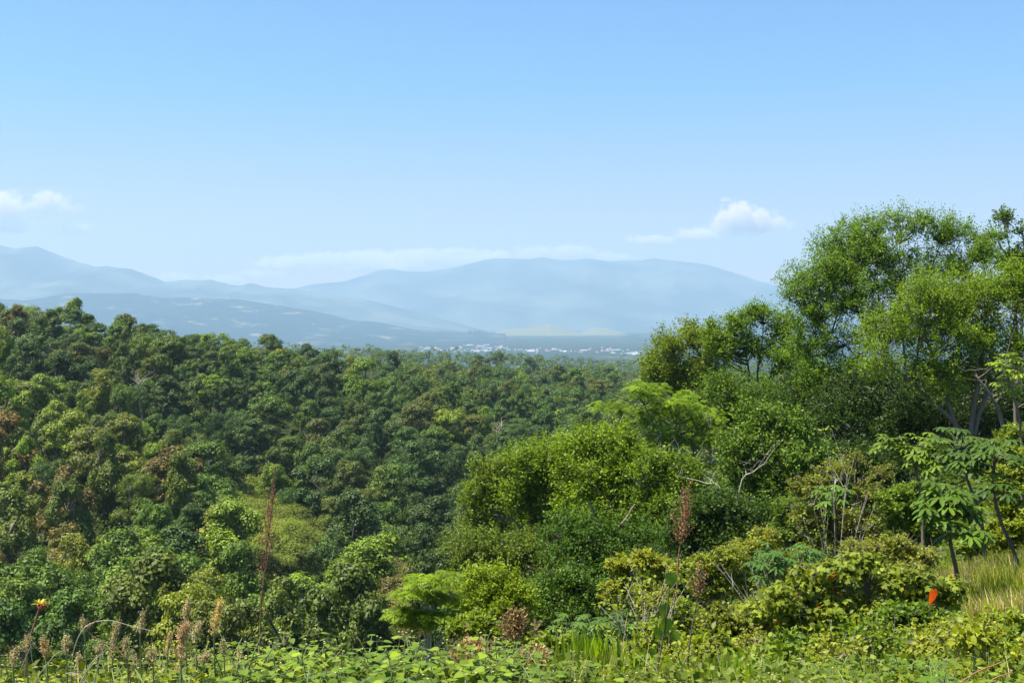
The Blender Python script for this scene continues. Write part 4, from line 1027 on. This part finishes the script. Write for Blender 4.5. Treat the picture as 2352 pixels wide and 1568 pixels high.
masters = [weed_master('broad_leaved_weed', 6, .8, .125, HEART, (.105, .17, .028), 1, 3, 1),
           weed_master('broad_leaved_weed', 7, .8, .11, HEART, (.075, .135, .026), 0, 4, 2),
           weed_master('broad_leaved_weed', 6, .8, .14, HEART, (.125, .185, .028), 1, 3, 3),
           weed_master('narrow_leaved_weed', 8, .8, .08, LEAF8, (.14, .19, .035), 2, 5, 4),
           weed_master('narrow_leaved_weed', 8, .8, .07, LEAF8, (.17, .20, .04), 1, 5, 5)]
BOT = [(0, 'beside the spiky rosette'), (150, 'under the arched dry stem'), (290, 'around the tan plumes'), (450, 'near the cream plume'), (570, 'below the tall dead stalk'),
       (760, 'below the grassy clearing'), (880, 'below the pale sapling'), (1040, 'below the lime-green rounded tree'), (1160, 'around the withered brown plant'), (1270, 'by the long grass blades'),
       (1500, 'by the dark vine stem'), (1650, 'below the orange-leaved bush'), (2150, 'in the lower corner under the reddish shoots')]
def botname(x):
    return [n for a, n in BOT if x >= a][-1]
more = []
for k in range(46):
    x = 1180 + 1170 * ((k * .618) % 1); more.append((x, 1500 + 50 * rng.random() - (25 if x > 1900 else 0), int(rng.choice([1, 3, 4, 3, 4])), rng.uniform(5, 8)))
wl = [(545, 1400, 3, 5.0), (575, 1500, 0, 4.6), (640, 1462, 0, 5.2), (690, 1450, 2, 5.4), (735, 1490, 1, 5.0), (780, 1488, 0, 5.3), (828, 1500, 1, 5.6), (905, 1440, 2, 5.2), (930, 1468, 1, 5.0),
      (985, 1490, 0, 5.2), (1020, 1468, 2, 5.2), (1060, 1446, 0, 5.2), (1100, 1442, 2, 5.1), (1145, 1478, 1, 5.3), (870, 1510, 2, 4.7), (800, 1520, 0, 4.6), (720, 1528, 1, 4.5), (655, 1520, 2, 4.6),
      (960, 1530, 0, 4.5), (1040, 1525, 2, 4.6), (1110, 1515, 0, 4.7), (1170, 1530, 2, 4.6), (1260, 1530, 1, 4.8), (1225, 1545, 0, 4.6), (600, 1535, 3, 4.4), (500, 1500, 3, 5.0), (460, 1525, 1, 4.7),
      (420, 1510, 4, 5.0), (370, 1480, 3, 5.2), (340, 1520, 4, 4.7), (295, 1500, 3, 5.1), (300, 1550, 0, 4.4), (250, 1535, 4, 4.6), (200, 1530, 3, 4.6), (155, 1510, 4, 4.9), (120, 1540, 3, 4.5),
      (70, 1520, 3, 4.9), (30, 1490, 4, 5.2), (15, 1545, 3, 4.4), (1440, 1545, 2, 4.7), (1340, 1548, 0, 4.6), (1500, 1545, 2, 4.8), (1560, 1555, 3, 4.7), (750, 1555, 2, 4.3), (900, 1550, 4, 4.3),
      (1000, 1555, 3, 4.3), (540, 1480, 0, 4.9), (615, 1490, 4, 5.2), (1720, 1550, 3, 5.0), (1960, 1545, 4, 5.0), (2060, 1540, 1, 5.2), (2180, 1545, 4, 5.2), (2300, 1535, 2, 5.2), (560, 1455, 3, 5.3), (600, 1448, 1, 5.6), (660, 1440, 3, 5.7), (710, 1432, 0, 5.8), (755, 1455, 2, 5.7), (805, 1462, 1, 5.8), (850, 1450, 0, 5.8), (880, 1470, 1, 5.6), (940, 1436, 3, 5.9), (1000, 1446, 1, 5.8), (1125, 1455, 0, 5.8), (440, 1470, 4, 5.6), (350, 1460, 4, 5.7), (240, 1480, 3, 5.6), (130, 1475, 4, 5.6), (480, 1450, 1, 5.7), (1215, 1470, 1, 5.9)] + more
used = set()
for x, y, mi, Y in wl:
    m = masters[mi]
    r_ = m if mi not in used else copy_tree(m)
    used.add(mi)
    g = on_ground(x, Y); top = P(x, y, Y)[2]
    h = top - g[2]
    sc_ = max(.35, h / .86)
    r_.location = tuple(g); r_.rotation_euler = (0, 0, rng.uniform(0, 6.28)); r_.scale = (max(sc_, .9) * .95, max(sc_, .9) * .95, sc_)
    lab = ('tall ' if y < 1470 else 'low ' if y > 1525 else 'knee-high ') + ('broad heart-leaved weed ' if mi < 3 else 'small-leaved budding weed ') + botname(x)
    tag(r_, lab, 'weed', 'weeds along the verge'); AUTO.append((r_, lab, x))

def grass_tuft(label, Y, bx, wpx, ytop, n, name='grass_tuft', tint=(.16, .25, .03), w=1.0):
    o3 = on_ground(bx, Y); s = Y / F; H = P(bx, ytop, Y)[2] - o3[2]
    b = Buf(); a = rng.random(n) * 2 * pi; lean = rng.random(n) ** .8 * .62
    d = np.stack([np.cos(a) * lean, np.sin(a) * lean, np.ones(n)], 1)
    org = np.stack([rng.normal(size=n) * wpx * s * .22, rng.normal(size=n) * wpx * s * .15, np.zeros(n)], 1)
    nr = norm(np.stack([np.cos(a), np.sin(a), np.full(n, -.2)], 1) * -1 + rdir(n) * .3)
    T = (BLADE[0] * [.42 * w, 1, .55], BLADE[1])
    stamp(b, T[0], T[1], org, d, -nr, H * rng.uniform(.55, 1.12, n), rng.random(n))
    o = b.build(name, M_leaf, None, tint, loc=tuple(o3)); tag(o, label, 'grass tuft')
grass_tuft('big tuft of long upright bright grass blades behind the weeds', 6.3, 1368, 150, 1450, 230, w=2.0)
grass_tuft('smaller tuft of grass blades at the bottom between shrubs', 6.0, 1680, 120, 1500, 90, w=1.8)
grass_tuft('loose tuft of grass blades by the dark vine stem', 6.4, 1455, 80, 1490, 70, w=1.8)

# ------------------------------------------------------------------ ground cover near the camera
def scatter_cover():
    # leafy ground cover on the verge and slope
    n = 75000
    th = np.radians(rng.uniform(-28, 28, n)); r = np.exp(rng.uniform(np.log(3.6), np.log(60), n))
    X = r * np.sin(th); Y = r * np.cos(th)
    keep = (X > -6 - Y * .1) | (r < 10)
    X, Y, r = X[keep], Y[keep], r[keep]; n = len(X)
    Z = ground(X, Y); pq = vnoise(X * .8, Y * .8, 5); H = np.interp(r, [4, 6, 9, 14, 60], [.10, .2, .45, .6, .9]) * (.25 + .75 * pq) * rng.random(n) ** .6
    per = 4
    idx = np.repeat(np.arange(n), per)
    org = np.stack([X[idx], Y[idx], Z[idx] + H[idx]], 1) + rng.normal(size=(n * per, 3)) * (.06 + .006 * r[idx, None]) * [1, 1, .6]
    b = Buf(); tn = np.clip(vnoise(X[idx] * .9, Y[idx] * .9, 8) * .9 + rng.normal(size=n * per) * .2 - .05, 0, 1)
    stamp(b, LEAF4[0], LEAF4[1], org, rdir(n * per) + [0, 0, .2], norm(rdir(n * per) * .7 + [0, 0, .8]), (.016 + .0042 * r[idx]) * rng.uniform(.6, 1.5, n * per), tn)
    # thin grass blades and dry stalks mixed into it
    m = 7000
    i = rng.integers(0, n, m); og = np.stack([X[i], Y[i], Z[i]], 1) + rng.normal(size=(m, 3)) * .1 * [1, 1, 0]
    T = (np.array([[-.008, 0, 0], [.008, 0, 0], [.006, .55, -.06], [-.006, .55, -.06]]), [[0, 1, 2, 3]])
    T2 = (np.array([[-.006, .55, -.06], [.006, .55, -.06], [0, 1, -.22]]), [[0, 1, 2]])
    up_ = norm(np.stack([rng.normal(size=m) * .35, rng.normal(size=m) * .35, np.ones(m)], 1)); nn = rdir(m); hh = rng.uniform(.15, .5, m) * np.interp(Y[i], [4, 7, 12], [.6, 1., 1.8]); tt = rng.random(m)
    for k_, mk in ((rng.random(m) < .7, 0), (None, 1)):
        k_ = k_ if mk == 0 else ~k0
        if mk == 0: k0 = k_
        stamp(b, T[0], T[1], og[k_], up_[k_], nn[k_], hh[k_], tt[k_], mk); stamp(b, T2[0], T2[1], og[k_], up_[k_], nn[k_], hh[k_], tt[k_], mk)
    o = b.build('undergrowth', [M_leaf, M_straw], None, (.095, .135, .026)); kind(o, 'stuff', 'low leafy undergrowth covering the verge and near slope')
    # grass on the bank at the frame edge
    n = 26000
    u = rng.random(n); x = rng.uniform(2130, 2420, n); Yg = 14 + 14 * u ** .8
    X = (x - 1176) / F * Yg; Z = ground(X, Yg)
    org = np.stack([X, Yg, Z], 1)
    d = norm(np.stack([rng.normal(size=n) * .3 - .15, rng.normal(size=n) * .3, np.ones(n)], 1))
    T = (np.array([[-.02, 0, 0], [.02, 0, 0], [.014, .55, -.03], [-.014, .55, -.03], [0, 1, -.14]]), [[0, 1, 2, 3]])
    b = Buf(); hh = rng.uniform(.45, .95, n) * (.6 + .6 * vnoise(X * .9, Yg * .9, 4)); tn = np.clip(rng.normal(.5, .2, n) + (vnoise(X * .5, Yg * .5, 31) - .5) * .6, 0, 1)
    nn = rdir(n); dry = rng.random(n) < .12 + .35 * (vnoise(X * .7, Yg * .7, 91) > .6)
    for mk, kk in ((0, ~dry), (1, dry)):
        stamp(b, T[0], T[1], org[kk], d[kk], nn[kk], hh[kk], tn[kk], mk)
        stamp(b, T[0][[3, 2, 4]], [[0, 1, 2]], org[kk], d[kk], nn[kk], hh[kk], tn[kk], mk)
    o = b.build('grass', [M_leaf, M_straw], None, (.19, .23, .045)); kind(o, 'stuff', 'tall sunlit yellow-green grass on the bank at the frame edge')
scatter_cover()

# ------------------------------------------------------------------ forest across the ravine
def forest_kind(form, seed):
    """Meshes (crown, trunk) of one forest tree about 13 m high, base at the origin."""
    L = []
    def ring(n, r0, r1, z0, z1, rr, rz, w=1.0):
        return [(cos(a) * q, sin(a) * q, z, rr * rng.uniform(.8, 1.2), rr * rng.uniform(.8, 1.2), rz, w) for a, q, z in zip(rng.uniform(0, 6.3, n), rng.uniform(r0, r1, n), rng.uniform(z0, z1, n))]
    if form == 'rounded':
        L = ring(6, 2.4, 3.6, 5, 8.5, 2.1, 2.0) + ring(4, .5, 2, 9, 11, 2.2, 1.8) + ring(5, 2.5, 3.6, 2, 5, 2.0, 2.2, .6)
        rc, leaf, nper, sq = .95, .36, 70, .85
    elif form == 'flat-topped':
        L = ring(7, 1, 4.6, 9, 11.5, 2.0, .9) + ring(5, 1.5, 4.4, 6, 9, 1.9, 1.0) + ring(5, 1, 3.2, 2, 6, 2.0, 2.0, .6)
        rc, leaf, nper, sq = .9, .36, 70, .65
    elif form == 'vine-draped':
        L = ring(12, .4, 2.6, 2, 11, 1.5, 2.8) + ring(2, 0, 1, 12, 13, 1.6, 1.5)
        rc, leaf, nper, sq = .8, .33, 70, 1.2
    elif form == 'feathery':
        L = ring(9, 1.5, 3.8, 7, 11, 2.2, 1.5, .8) + ring(6, 1.5, 3.5, 3, 7, 2.2, 2.0, .7)
        rc, leaf, nper, sq = 1.0, .26, 100, .8
    else:
        L = ring(9, 1.8, 4.2, 4, 11, 1.5, 1.3, 1.2) + ring(3, 0, 1.5, 10.5, 12.5, 1.5, 1.3, 1.2) + ring(4, 1, 2.5, 2, 6, 1.9, 2.4, .6)
        rc, leaf, nper, sq = .85, .36, 70, .85
    cen, rad = crown_clumps(L, rc, .8, .7)
    b = Buf(); clump_leaves(b, cen, rad, nper, leaf, LEAF4, .35, sq, out=1.0, jit=.35, tone0=rng.random(len(cen)) * .6 + .15)
    t = Buf(); st = smooth_path([[0, 0, -1], [.2, .1, 3], [rng.normal() * .5, rng.normal() * .5, 7], [rng.normal(), rng.normal(), 10.5]], 9)
    tube(t, st, np.linspace(.32, .12, len(st)), 6)
    limbs(t, [st], cen, .2, frac=.18, twig=.03)
    return b.mesh('crown', [M_forest]), t.mesh('trunk', [M_bark], True), (cen, rad)
FORMS = ['rounded', 'clumpy', 'flat-topped', 'vine-draped', 'feathery']
FK = {f: [forest_kind(f, k) for k in range(3)] for f in FORMS}
TONES = {'dark green': (0.03, 0.068, 0.018), 'mid green': (0.05, 0.1, 0.02), 'olive': (0.06, 0.092, 0.022), 'bluish green': (0.038, 0.085, 0.03), 'bright green': (0.085, 0.155, 0.018), 'greyish': (0.06, 0.085, 0.038), 'brownish': (0.08, 0.076, 0.03), 'yellow-green': (0.095, 0.135, 0.022)}

def poisson_trees():
    pts = []
    cell = {}
    n = 70000
    Y = 110 + (1350 - 110) * rng.random(n) ** 1.3
    X = Y * rng.uniform(-.62, .62, n)
    for x, y in zip(X, Y):
        md = 7.8 if y < 600 else 9.6
        if y > 900: md = 12.5
        cx, cy2 = int(x // 13), int(y // 13); ok = True
        for i in (-1, 0, 1):
            for j in (-1, 0, 1):
                for q in cell.get((cx + i, cy2 + j), ()):
                    if (q[0] - x) ** 2 + (q[1] - y) ** 2 < md * md: ok = False; break
                if not ok: break
            if not ok: break
        if ok: cell.setdefault((cx, cy2), []).append((x, y)); pts.append((x, y))
    return np.array(pts)
TP = poisson_trees()
TX, TY = TP[:, 0], TP[:, 1]
TZ = ground(TX, TY)
q0 = proj(np.stack([TX, TY, TZ + 8], 1))
keep = (q0[:, 0] > -150) & (q0[:, 0] < 2500) & ~((TY < 135) & (TX > 8)) & ~((TX > 20) & (TY < 175))
TX, TY, TZ, q0 = TX[keep], TY[keep], TZ[keep], q0[keep]
def in_ell(q, cx, cy2, rx, ry): return ((q[:, 0] - cx) / rx) ** 2 + ((q[:, 1] - cy2) / ry) ** 2 < 1
clear = in_ell(q0, 655, 1230, 105, 62) & (TY < 330) | in_ell(q0, 905, 1385, 95, 60) & (TY < 260)
qt = proj(np.stack([TX, TY, TZ + 12], 1))
clear |= in_ell(q0, 590, 1165, 75, 40) & (TY < 330)
clear |= (in_ell(qt, 650, 1225, 110, 62) & (TY < 260)) | (in_ell(qt, 905, 1375, 95, 62) & (TY < 230))
scrubX, scrubY = TX[clear], TY[clear]
TX, TY, TZ, q0 = TX[~clear], TY[~clear], TZ[~clear], q0[~clear]
N = len(TX)
scl = np.where(rng.random(N) < .16, rng.uniform(1.2, 1.5, N), rng.uniform(.68, 1.15, N)) 
hsc = (scl * .6 + .42) * rng.uniform(.85, 1.3, N)
# visible pixels of each crown on a coarse raster, near to far
order = np.argsort(TY)
gw, gh = 588, 392
mask = np.zeros((gh, gw), bool)
def ellmask(cx, cy2, rx, ry):
    x0, x1 = int(max(0, (cx - rx) / 4)), int(min(gw, (cx + rx) / 4 + 1)); y0, y1 = int(max(0, (cy2 - ry) / 4)), int(min(gh, (cy2 + ry) / 4 + 1))
    if x1 <= x0 or y1 <= y0: return None
    yy, xx = np.mgrid[y0:y1, x0:x1]
    return slice(y0, y1), slice(x0, x1), (((xx * 4 - cx) / rx) ** 2 + ((yy * 4 - cy2) / ry) ** 2 < 1)
for x, y, rx, ry, Yd in HERO_OCC:
    m_ = ellmask(x, y, rx * .9, ry * .9)
    if m_: mask[m_[0], m_[1]] |= m_[2]
mask[372:, :] = True
vis = np.zeros(N)
for i in order:
    s = F / TY[i]
    top = proj(np.array([[TX[i], TY[i], TZ[i] + 12.6 * hsc[i]]]))[0]; cyy = top[1] + 5.5 * hsc[i] * s
    m_ = ellmask(top[0], cyy, 5.6 * scl[i] * s, 5.5 * hsc[i] * s)
    if m_ is None: continue
    sub = mask[m_[0], m_[1]]; vis[i] = (m_[2] & ~sub).sum(); sub |= m_[2]
ok = vis > .5 - .49 * (TY < 420)
TX, TY, TZ, q0, scl, hsc, vis = (a[ok] for a in (TX, TY, TZ, q0, scl, hsc, vis))
N = len(TX); rank = np.argsort(-vis)
indiv = np.zeros(N, bool); indiv[rank[:255]] = True
print('forest trees', N, 'individual 255, smallest visible share', vis[rank[254]])

TONES = {k_: (v_[0] * 1.2, v_[1] * 1.04, v_[2] * .72) for k_, v_ in TONES.items()}     # all forest greens shifted warmer, with less blue
names_t = list(TONES)
def pick_tone(x, y, X, Y):
    w = np.array([.22, .32, .15, .13, .09, .045, .005, .04])
    if y > 1270 and x < 330: w = np.array([.24, .28, .13, .06, .11, .03, .10, .05])
    elif x < 770 and y > np.interp(x, [0, 150, 450, 770], [860, 900, 1080, 1310]): w = np.array([.12, .30, .24, .01, .16, .03, .02, .12])
    elif y > 900: w = np.array([.38, .26, .08, .20, .04, .035, .004, .001])
    if vnoise(np.array([X / 45]), np.array([Y / 45]), 77)[0] > .62: w = w * [.6, 1, 1.3, .8, 1.6, 1.0, 1, 1.5]
    return names_t[rng.choice(8, p=w / w.sum())]
def zone(x, y, Y):
    crest = np.interp(x, [0, 300, 640, 850, 1200, 1460, 2352], [720, 752, 782, 838, 850, 862, 880])
    rav = np.interp(x, [0, 500, 900, 1060, 1250, 1400, 1500], [1480, 1450, 1330, 1230, 1060, 930, 880])
    if Y > 620: return 'on the far wooded plateau'
    t = (y - crest) / max(60, rav - crest)
    col = 'below the blue mountain' if x < 420 else 'below the low hills' if x < 860 else 'below the valley town'
    if y > 1290: return 'in the ravine ' + ('behind the tan plumes' if x < 520 else 'behind the dead stalk' if x < 760 else 'beside the brown clearing')
    if t < .14: return 'on the skyline ' + col
    if t < .38: return 'high upslope ' + col
    if t < .66: return 'halfway downslope ' + col
    return 'low down ' + ('above the grassy clearing' if x < 560 else 'around the grassy clearing' if x < 860 else 'across from the slender trunk')
for i in np.where(indiv)[0]:
    form = FORMS[rng.choice(5, p=[.27, .29, .14, .14, .16])]
    tone = pick_tone(q0[i, 0], q0[i, 1], TX[i], TY[i])
    cm, tm_, _ = FK[form][rng.integers(3)]
    rt = bpy.data.objects.new('forest_tree', None); C.objects.link(rt)
    rt.location = (TX[i], TY[i], TZ[i] - .3); rt.rotation_euler = (0, 0, rng.uniform(0, 6.28)); rt.scale = (scl[i], scl[i], hsc[i])
    lab = f'{tone} {form} tree {zone(q0[i, 0], q0[i, 1], TY[i])}'
    tag(rt, lab, 'tree', 'forest trees across the ravine'); AUTO.append((rt, lab, q0[i, 0]))
    j = rng.uniform(.85, 1.12) * (1.18 if q0[i, 0] < 770 and q0[i, 1] > np.interp(q0[i, 0], [0, 150, 450, 770], [860, 900, 1080, 1310]) else 1.0); col = tuple(np.array(TONES[tone]) * j * rng.uniform(.93, 1.07, 3))
    for nm, me in (('crown', cm), ('trunk', tm_)):
        o = bpy.data.objects.new(nm, me); C.objects.link(o); o.parent = rt; o.color = (*col, 1)

# the rest of the forest, one mass, tinted per tree by a second attribute set
def mass_forest():
    b = Buf(); idx = np.where(~indiv)[0]
    MM = [leaf_mat(f'forest_leaf_{n.replace(" ", "_")}', trans=.22, rough=.6, spec=.3, fixed=c, tint=(1.3, 1.3, .5)) for n, c in TONES.items()]
    ms = [FK[f][k][2] for f in FORMS for k in range(3)]
    for i in idx:
        cen, rad = ms[rng.integers(len(ms))]
        a = rng.uniform(0, 6.28); cs = np.array([[cos(a), -sin(a), 0], [sin(a), cos(a), 0], [0, 0, 1]])
        far = TY[i] > 620
        ktot = 26 if far else 80
        sel = rng.choice(len(cen), min(ktot, len(cen)), replace=False)
        if TY[i] < 420:
            rr_ = rad * scl[i]; c = cen @ cs.T * [scl[i], scl[i], hsc[i]] + [TX[i], TY[i], TZ[i] - .3]; tone = pick_tone(q0[i, 0], q0[i, 1], TX[i], TY[i])
            clump_leaves(b, c, rr_ * 1.1, 34 if vis[i] > 4 else 14, .50 if vis[i] > 4 else .75, LEAF4, .35, .85, out=1.0, jit=.35, mat=names_t.index(tone)); continue
        c = cen[sel] @ cs.T * [scl[i], scl[i], hsc[i]] + [TX[i], TY[i], TZ[i] - .3]
        r = rad[sel] * scl[i] * (1.5 if far else 1.1)
        tone = pick_tone(q0[i, 0], q0[i, 1], TX[i], TY[i])
        if far and tone in ('brownish', 'yellow-green'): tone = 'mid green'
        clump_leaves(b, c, r, 12 if far else 26, .95 if far else .55, LEAF4, .35, .85, out=1.0, jit=.35, mat=names_t.index(tone))
    # scrub on the two clearings
    o = b.build('forest', MM); kind(o, 'stuff', 'dense forest canopy filling the slope and plateau behind')
mass_forest()
def scrub():
    b = Buf()
    n = 6500
    x = np.concatenate([rng.uniform(500, 775, n), rng.uniform(800, 1010, n)]); Y = np.concatenate([rng.uniform(165, 330, n), rng.uniform(125, 260, n)])
    X = (x - 1176) / F * Y; Z = ground(X, Y); q = proj(np.stack([X, Y, Z + 6], 1))
    k = in_ell(q, 590, 1165, 85, 52) | in_ell(q, 655, 1230, 115, 74) | in_ell(q, 905, 1385, 105, 72)
    X, Y, Z, q = X[k], Y[k], Z[k], q[k]
    hgt = 2.5 + 8 * fbm(X / 7, Y / 7, 55) + rng.random(len(X)) * 1.0
    cen = np.stack([X, Y, Z + hgt], 1)
    brown = q[:, 0] > 790
    for m, s in ((0, ~brown), (1, brown)):
        if s.sum():
            tn = np.clip(fbm(X[s] / 6, Y[s] / 6, 61) * 1.1 - .1, 0, 1)
            clump_leaves(b, cen[s], np.full(s.sum(), 1.1), 40, .34, LEAF4, .8, .8, tone0=tn, mat=m)
    o = b.build('scrub', [leaf_mat('scrub_leaf', fixed=(.13, .17, .028)), leaf_mat('dry_scrub_leaf', fixed=(.135, .13, .045))])
    kind(o, 'stuff', 'vine-covered yellow-green and brownish scrub on the clearings')
scrub()
def shade_undergrowth():
    """Shrub layer under the trees of the spur and at the ravine foot."""
    n = 3000
    n2 = 7000
    Y = np.concatenate([rng.uniform(30, 125, n), rng.uniform(115, 420, n2)]); X = np.concatenate([Y[:n] * rng.uniform(-.12, .52, n), Y[n:] * rng.uniform(-.5, .35, n2)])
    Z = ground(X, Y)
    b = Buf(); cen = np.stack([X, Y, Z + rng.uniform(.2, 2.6, len(X)) * np.clip(Y / 60, .5, 1.4)], 1)
    k_ = Y < 125; sz_ = np.clip(Y / 60, .6, 2.6)
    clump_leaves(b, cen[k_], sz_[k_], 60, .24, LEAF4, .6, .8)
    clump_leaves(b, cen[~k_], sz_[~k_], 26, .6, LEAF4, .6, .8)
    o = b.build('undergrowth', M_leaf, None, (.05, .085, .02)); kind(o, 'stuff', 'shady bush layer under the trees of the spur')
shade_undergrowth()

# a few bleached dead trees standing in the forest
for lab, Y, bx, pth in [('bleached dead tree with bare branches high on the ridge slope', 300, 335, [(318, 905), (312, 868)]),
                        ('small bare grey tree halfway down beside a bluish crown', 270, 478, [(478, 1065), (470, 1030)]),
                        ('pale dead trunk among the dark crowns under the valley town', 330, 1140, [(1142, 1010), (1138, 972)])]:
    bare_tree(lab, Y, bx, [[(pth[0][0], pth[0][1]), (pth[1][0], pth[1][1])], [pth[0], (pth[1][0] + 14, pth[1][1] + 6)]], .25, M_pale, name='dead_tree', twigs=9, tlen=3.0)

# distant row of trees on the horizon of the plain
for k, x in enumerate([1077, 1082, 1088, 1092, 1098, 1103, 1109, 1114, 1120, 1126, 1132, 1138]):
    p = hit_far(x, 769)
    if p is None: continue
    rt = bpy.data.objects.new('distant_tree', None); C.objects.link(rt)
    rt.location = tuple(p); s = p[1] / F * (8 + rng.uniform(-3, 3)) / 13; rt.scale = (s * .9, s * .9, s)
    AUTO.append((rt, 'tiny distant tree of the row beside the golden hill', x))
    tag(rt, 'tiny distant tree of the row beside the golden hill', 'tree', 'row of distant trees by the golden hill')
    cm, tm_, _ = FK['vine-draped'][k % 3]
    for nm, me in (('crown', cm), ('trunk', tm_)):
        o = bpy.data.objects.new(nm, me); C.objects.link(o); o.parent = rt; o.color = (.03, .055, .02, 1)

# ------------------------------------------------------------------ clouds (lit volumes beyond the haze)
def cloud(label, Y, puffs, dens, thick=.5, ns=1.0, lab2=None):
    """Union of puffs (layout pixel ellipses) as one closed mesh with a wispy volume."""
    s = Y / F
    xs = [p[0] for p in puffs]; ys = [p[1] for p in puffs]
    c = P((min(xs) + max(xs)) / 2, (min(ys) + max(ys)) / 2, Y)
    x0 = min(p[0] - p[2] for p in puffs); x1 = max(p[0] + p[2] for p in puffs); y0 = min(p[1] - p[3] for p in puffs); y1 = max(p[1] + p[3] for p in puffs)
    hx = (x1 - x0) * s * .55; hz = (y1 - y0) * s * .6; hy = max(hz, hx * thick)
    c = P((x0 + x1) / 2, (y0 + y1) / 2, Y)
    b = Buf()
    V = np.array([(i, j, k) for i in (-1, 1) for j in (-1, 1) for k in (-1, 1)]) * [hx, hy, hz]
    b.add(V, [[0, 1, 3, 2], [4, 6, 7, 5], [0, 4, 5, 1], [2, 3, 7, 6], [0, 2, 6, 4], [1, 5, 7, 3]])
    m, t = newmat('cloud_vapour')
    out = nd(t, 'ShaderNodeOutputMaterial'); co = nd(t, 'ShaderNodeTexCoord').outputs['Object']
    # warp coordinates with noise, then take the nearest puff
    nz = nd(t, 'ShaderNodeTexNoise'); nz.inputs['Scale'].default_value = 1 / (20 * s * ns); nz.inputs['Detail'].default_value = 5; nz.inputs['Roughness'].default_value = .6
    t.links.new(co, nz.inputs['Vector'])
    dens_out = None
    for pf in puffs:
        x, y, rx, ry = pf[:4]; pw = pf[4] if len(pf) > 4 else 1.0
        pc = P(x, y, Y) - c
        sb = nd(t, 'ShaderNodeVectorMath', operation='SUBTRACT'); t.links.new(co, sb.inputs[0]); sb.inputs[1].default_value = tuple(pc)
        dv = nd(t, 'ShaderNodeVectorMath', operation='DIVIDE'); t.links.new(sb.outputs[0], dv.inputs[0]); dv.inputs[1].default_value = (rx * s, min(hy * .9, max(rx * s * thick, ry * s)), ry * s)
        ln = nd(t, 'ShaderNodeVectorMath', operation='LENGTH'); t.links.new(dv.outputs[0], ln.inputs[0])
        d = vmath(t, 'SUBTRACT', pw, ln.outputs['Value'])
        dens_out = d if dens_out is None else vmath(t, 'MAXIMUM', dens_out, d)
    d = vmath(t, 'ADD', dens_out, vmath(t, 'MULTIPLY', vmath(t, 'SUBTRACT', nz.outputs['Fac'], .5), 2.4))
    mr = nd(t, 'ShaderNodeMapRange'); mr.inputs[1].default_value = 0.0; mr.inputs[2].default_value = .5; mr.inputs[4].default_value = dens
    t.links.new(d, mr.inputs[0])
    vs = nd(t, 'ShaderNodeVolumePrincipled'); vs.inputs['Color'].default_value = (1, .89, .845, 1); vs.inputs['Anisotropy'].default_value = .0
    t.links.new(mr.outputs[0], vs.inputs['Density']); t.links.new(vs.outputs[0], out.inputs['Volume'])
    o = b.build('cloud', m, loc=tuple(c)); tag(o, label, 'cloud')
CL = 52000
cloud('bright white cumulus cloud over the shoulder of the massif', CL, [(1698, 502, 50, 34, 1.15), (1735, 508, 44, 30, 1.15), (1665, 520, 44, 22), (1778, 514, 46, 18), (1610, 538, 90, 20, .78), (1500, 550, 90, 14, .75), (1670, 460, 22, 8, .75)], .0035)
cloud('soft pinkish cloud cut by the frame edge above the tall blue mountain', CL, [(0, 475, 70, 42), (110, 462, 56, 26), (20, 520, 60, 20), (150, 478, 40, 14), (-60, 490, 90, 50)], .002)
cloud('small oval cloud floating over the tall blue mountain', CL, [(172, 525, 44, 14)], .002)
cloud('long flat bank of thin cloud resting along the massif ridge', CL, [(640, 602, 60, 16), (740, 596, 90, 18), (850, 594, 90, 20), (960, 588, 90, 18), (1050, 576, 50, 10), (1130, 588, 70, 16), (1230, 582, 60, 18), (1310, 580, 70, 20), (1400, 592, 60, 14), (900, 614, 120, 14), (1070, 600, 80, 16)], .006)
cloud('low puff of cloud in the dip of the blue mountain crest', CL, [(400, 638, 50, 14), (520, 640, 60, 10), (620, 630, 70, 12)], .0022)

# ------------------------------------------------------------------ haze
def haze():
    x0, x1, y0, y1, z0, z1 = -45000, 45000, -43000, 28500, -245, 1780
    b = Buf()
    V = [(x, y, z) for x in (x0, x1) for y in (y0, y1) for z in (z0, z1)]
    b.add(V, [[0, 1, 3, 2], [4, 6, 7, 5], [0, 4, 5, 1], [2, 3, 7, 6], [0, 2, 6, 4], [1, 5, 7, 3]])
    m, t = newmat('haze_air')
    out = nd(t, 'ShaderNodeOutputMaterial'); vs = nd(t, 'ShaderNodeVolumePrincipled')
    vs.inputs['Color'].default_value = HAZE_COL; vs.inputs['Density'].default_value = HAZE_D; vs.inputs['Anisotropy'].default_value = .1
    t.links.new(vs.outputs[0], out.inputs['Volume'])
    o = b.build('haze', m); kind(o, 'stuff', 'pale blue haze filling the valley air')
HAZE_COL = (.475, .66, .81, 1); HAZE_D = 7.2e-5
haze()
resolve_labels()
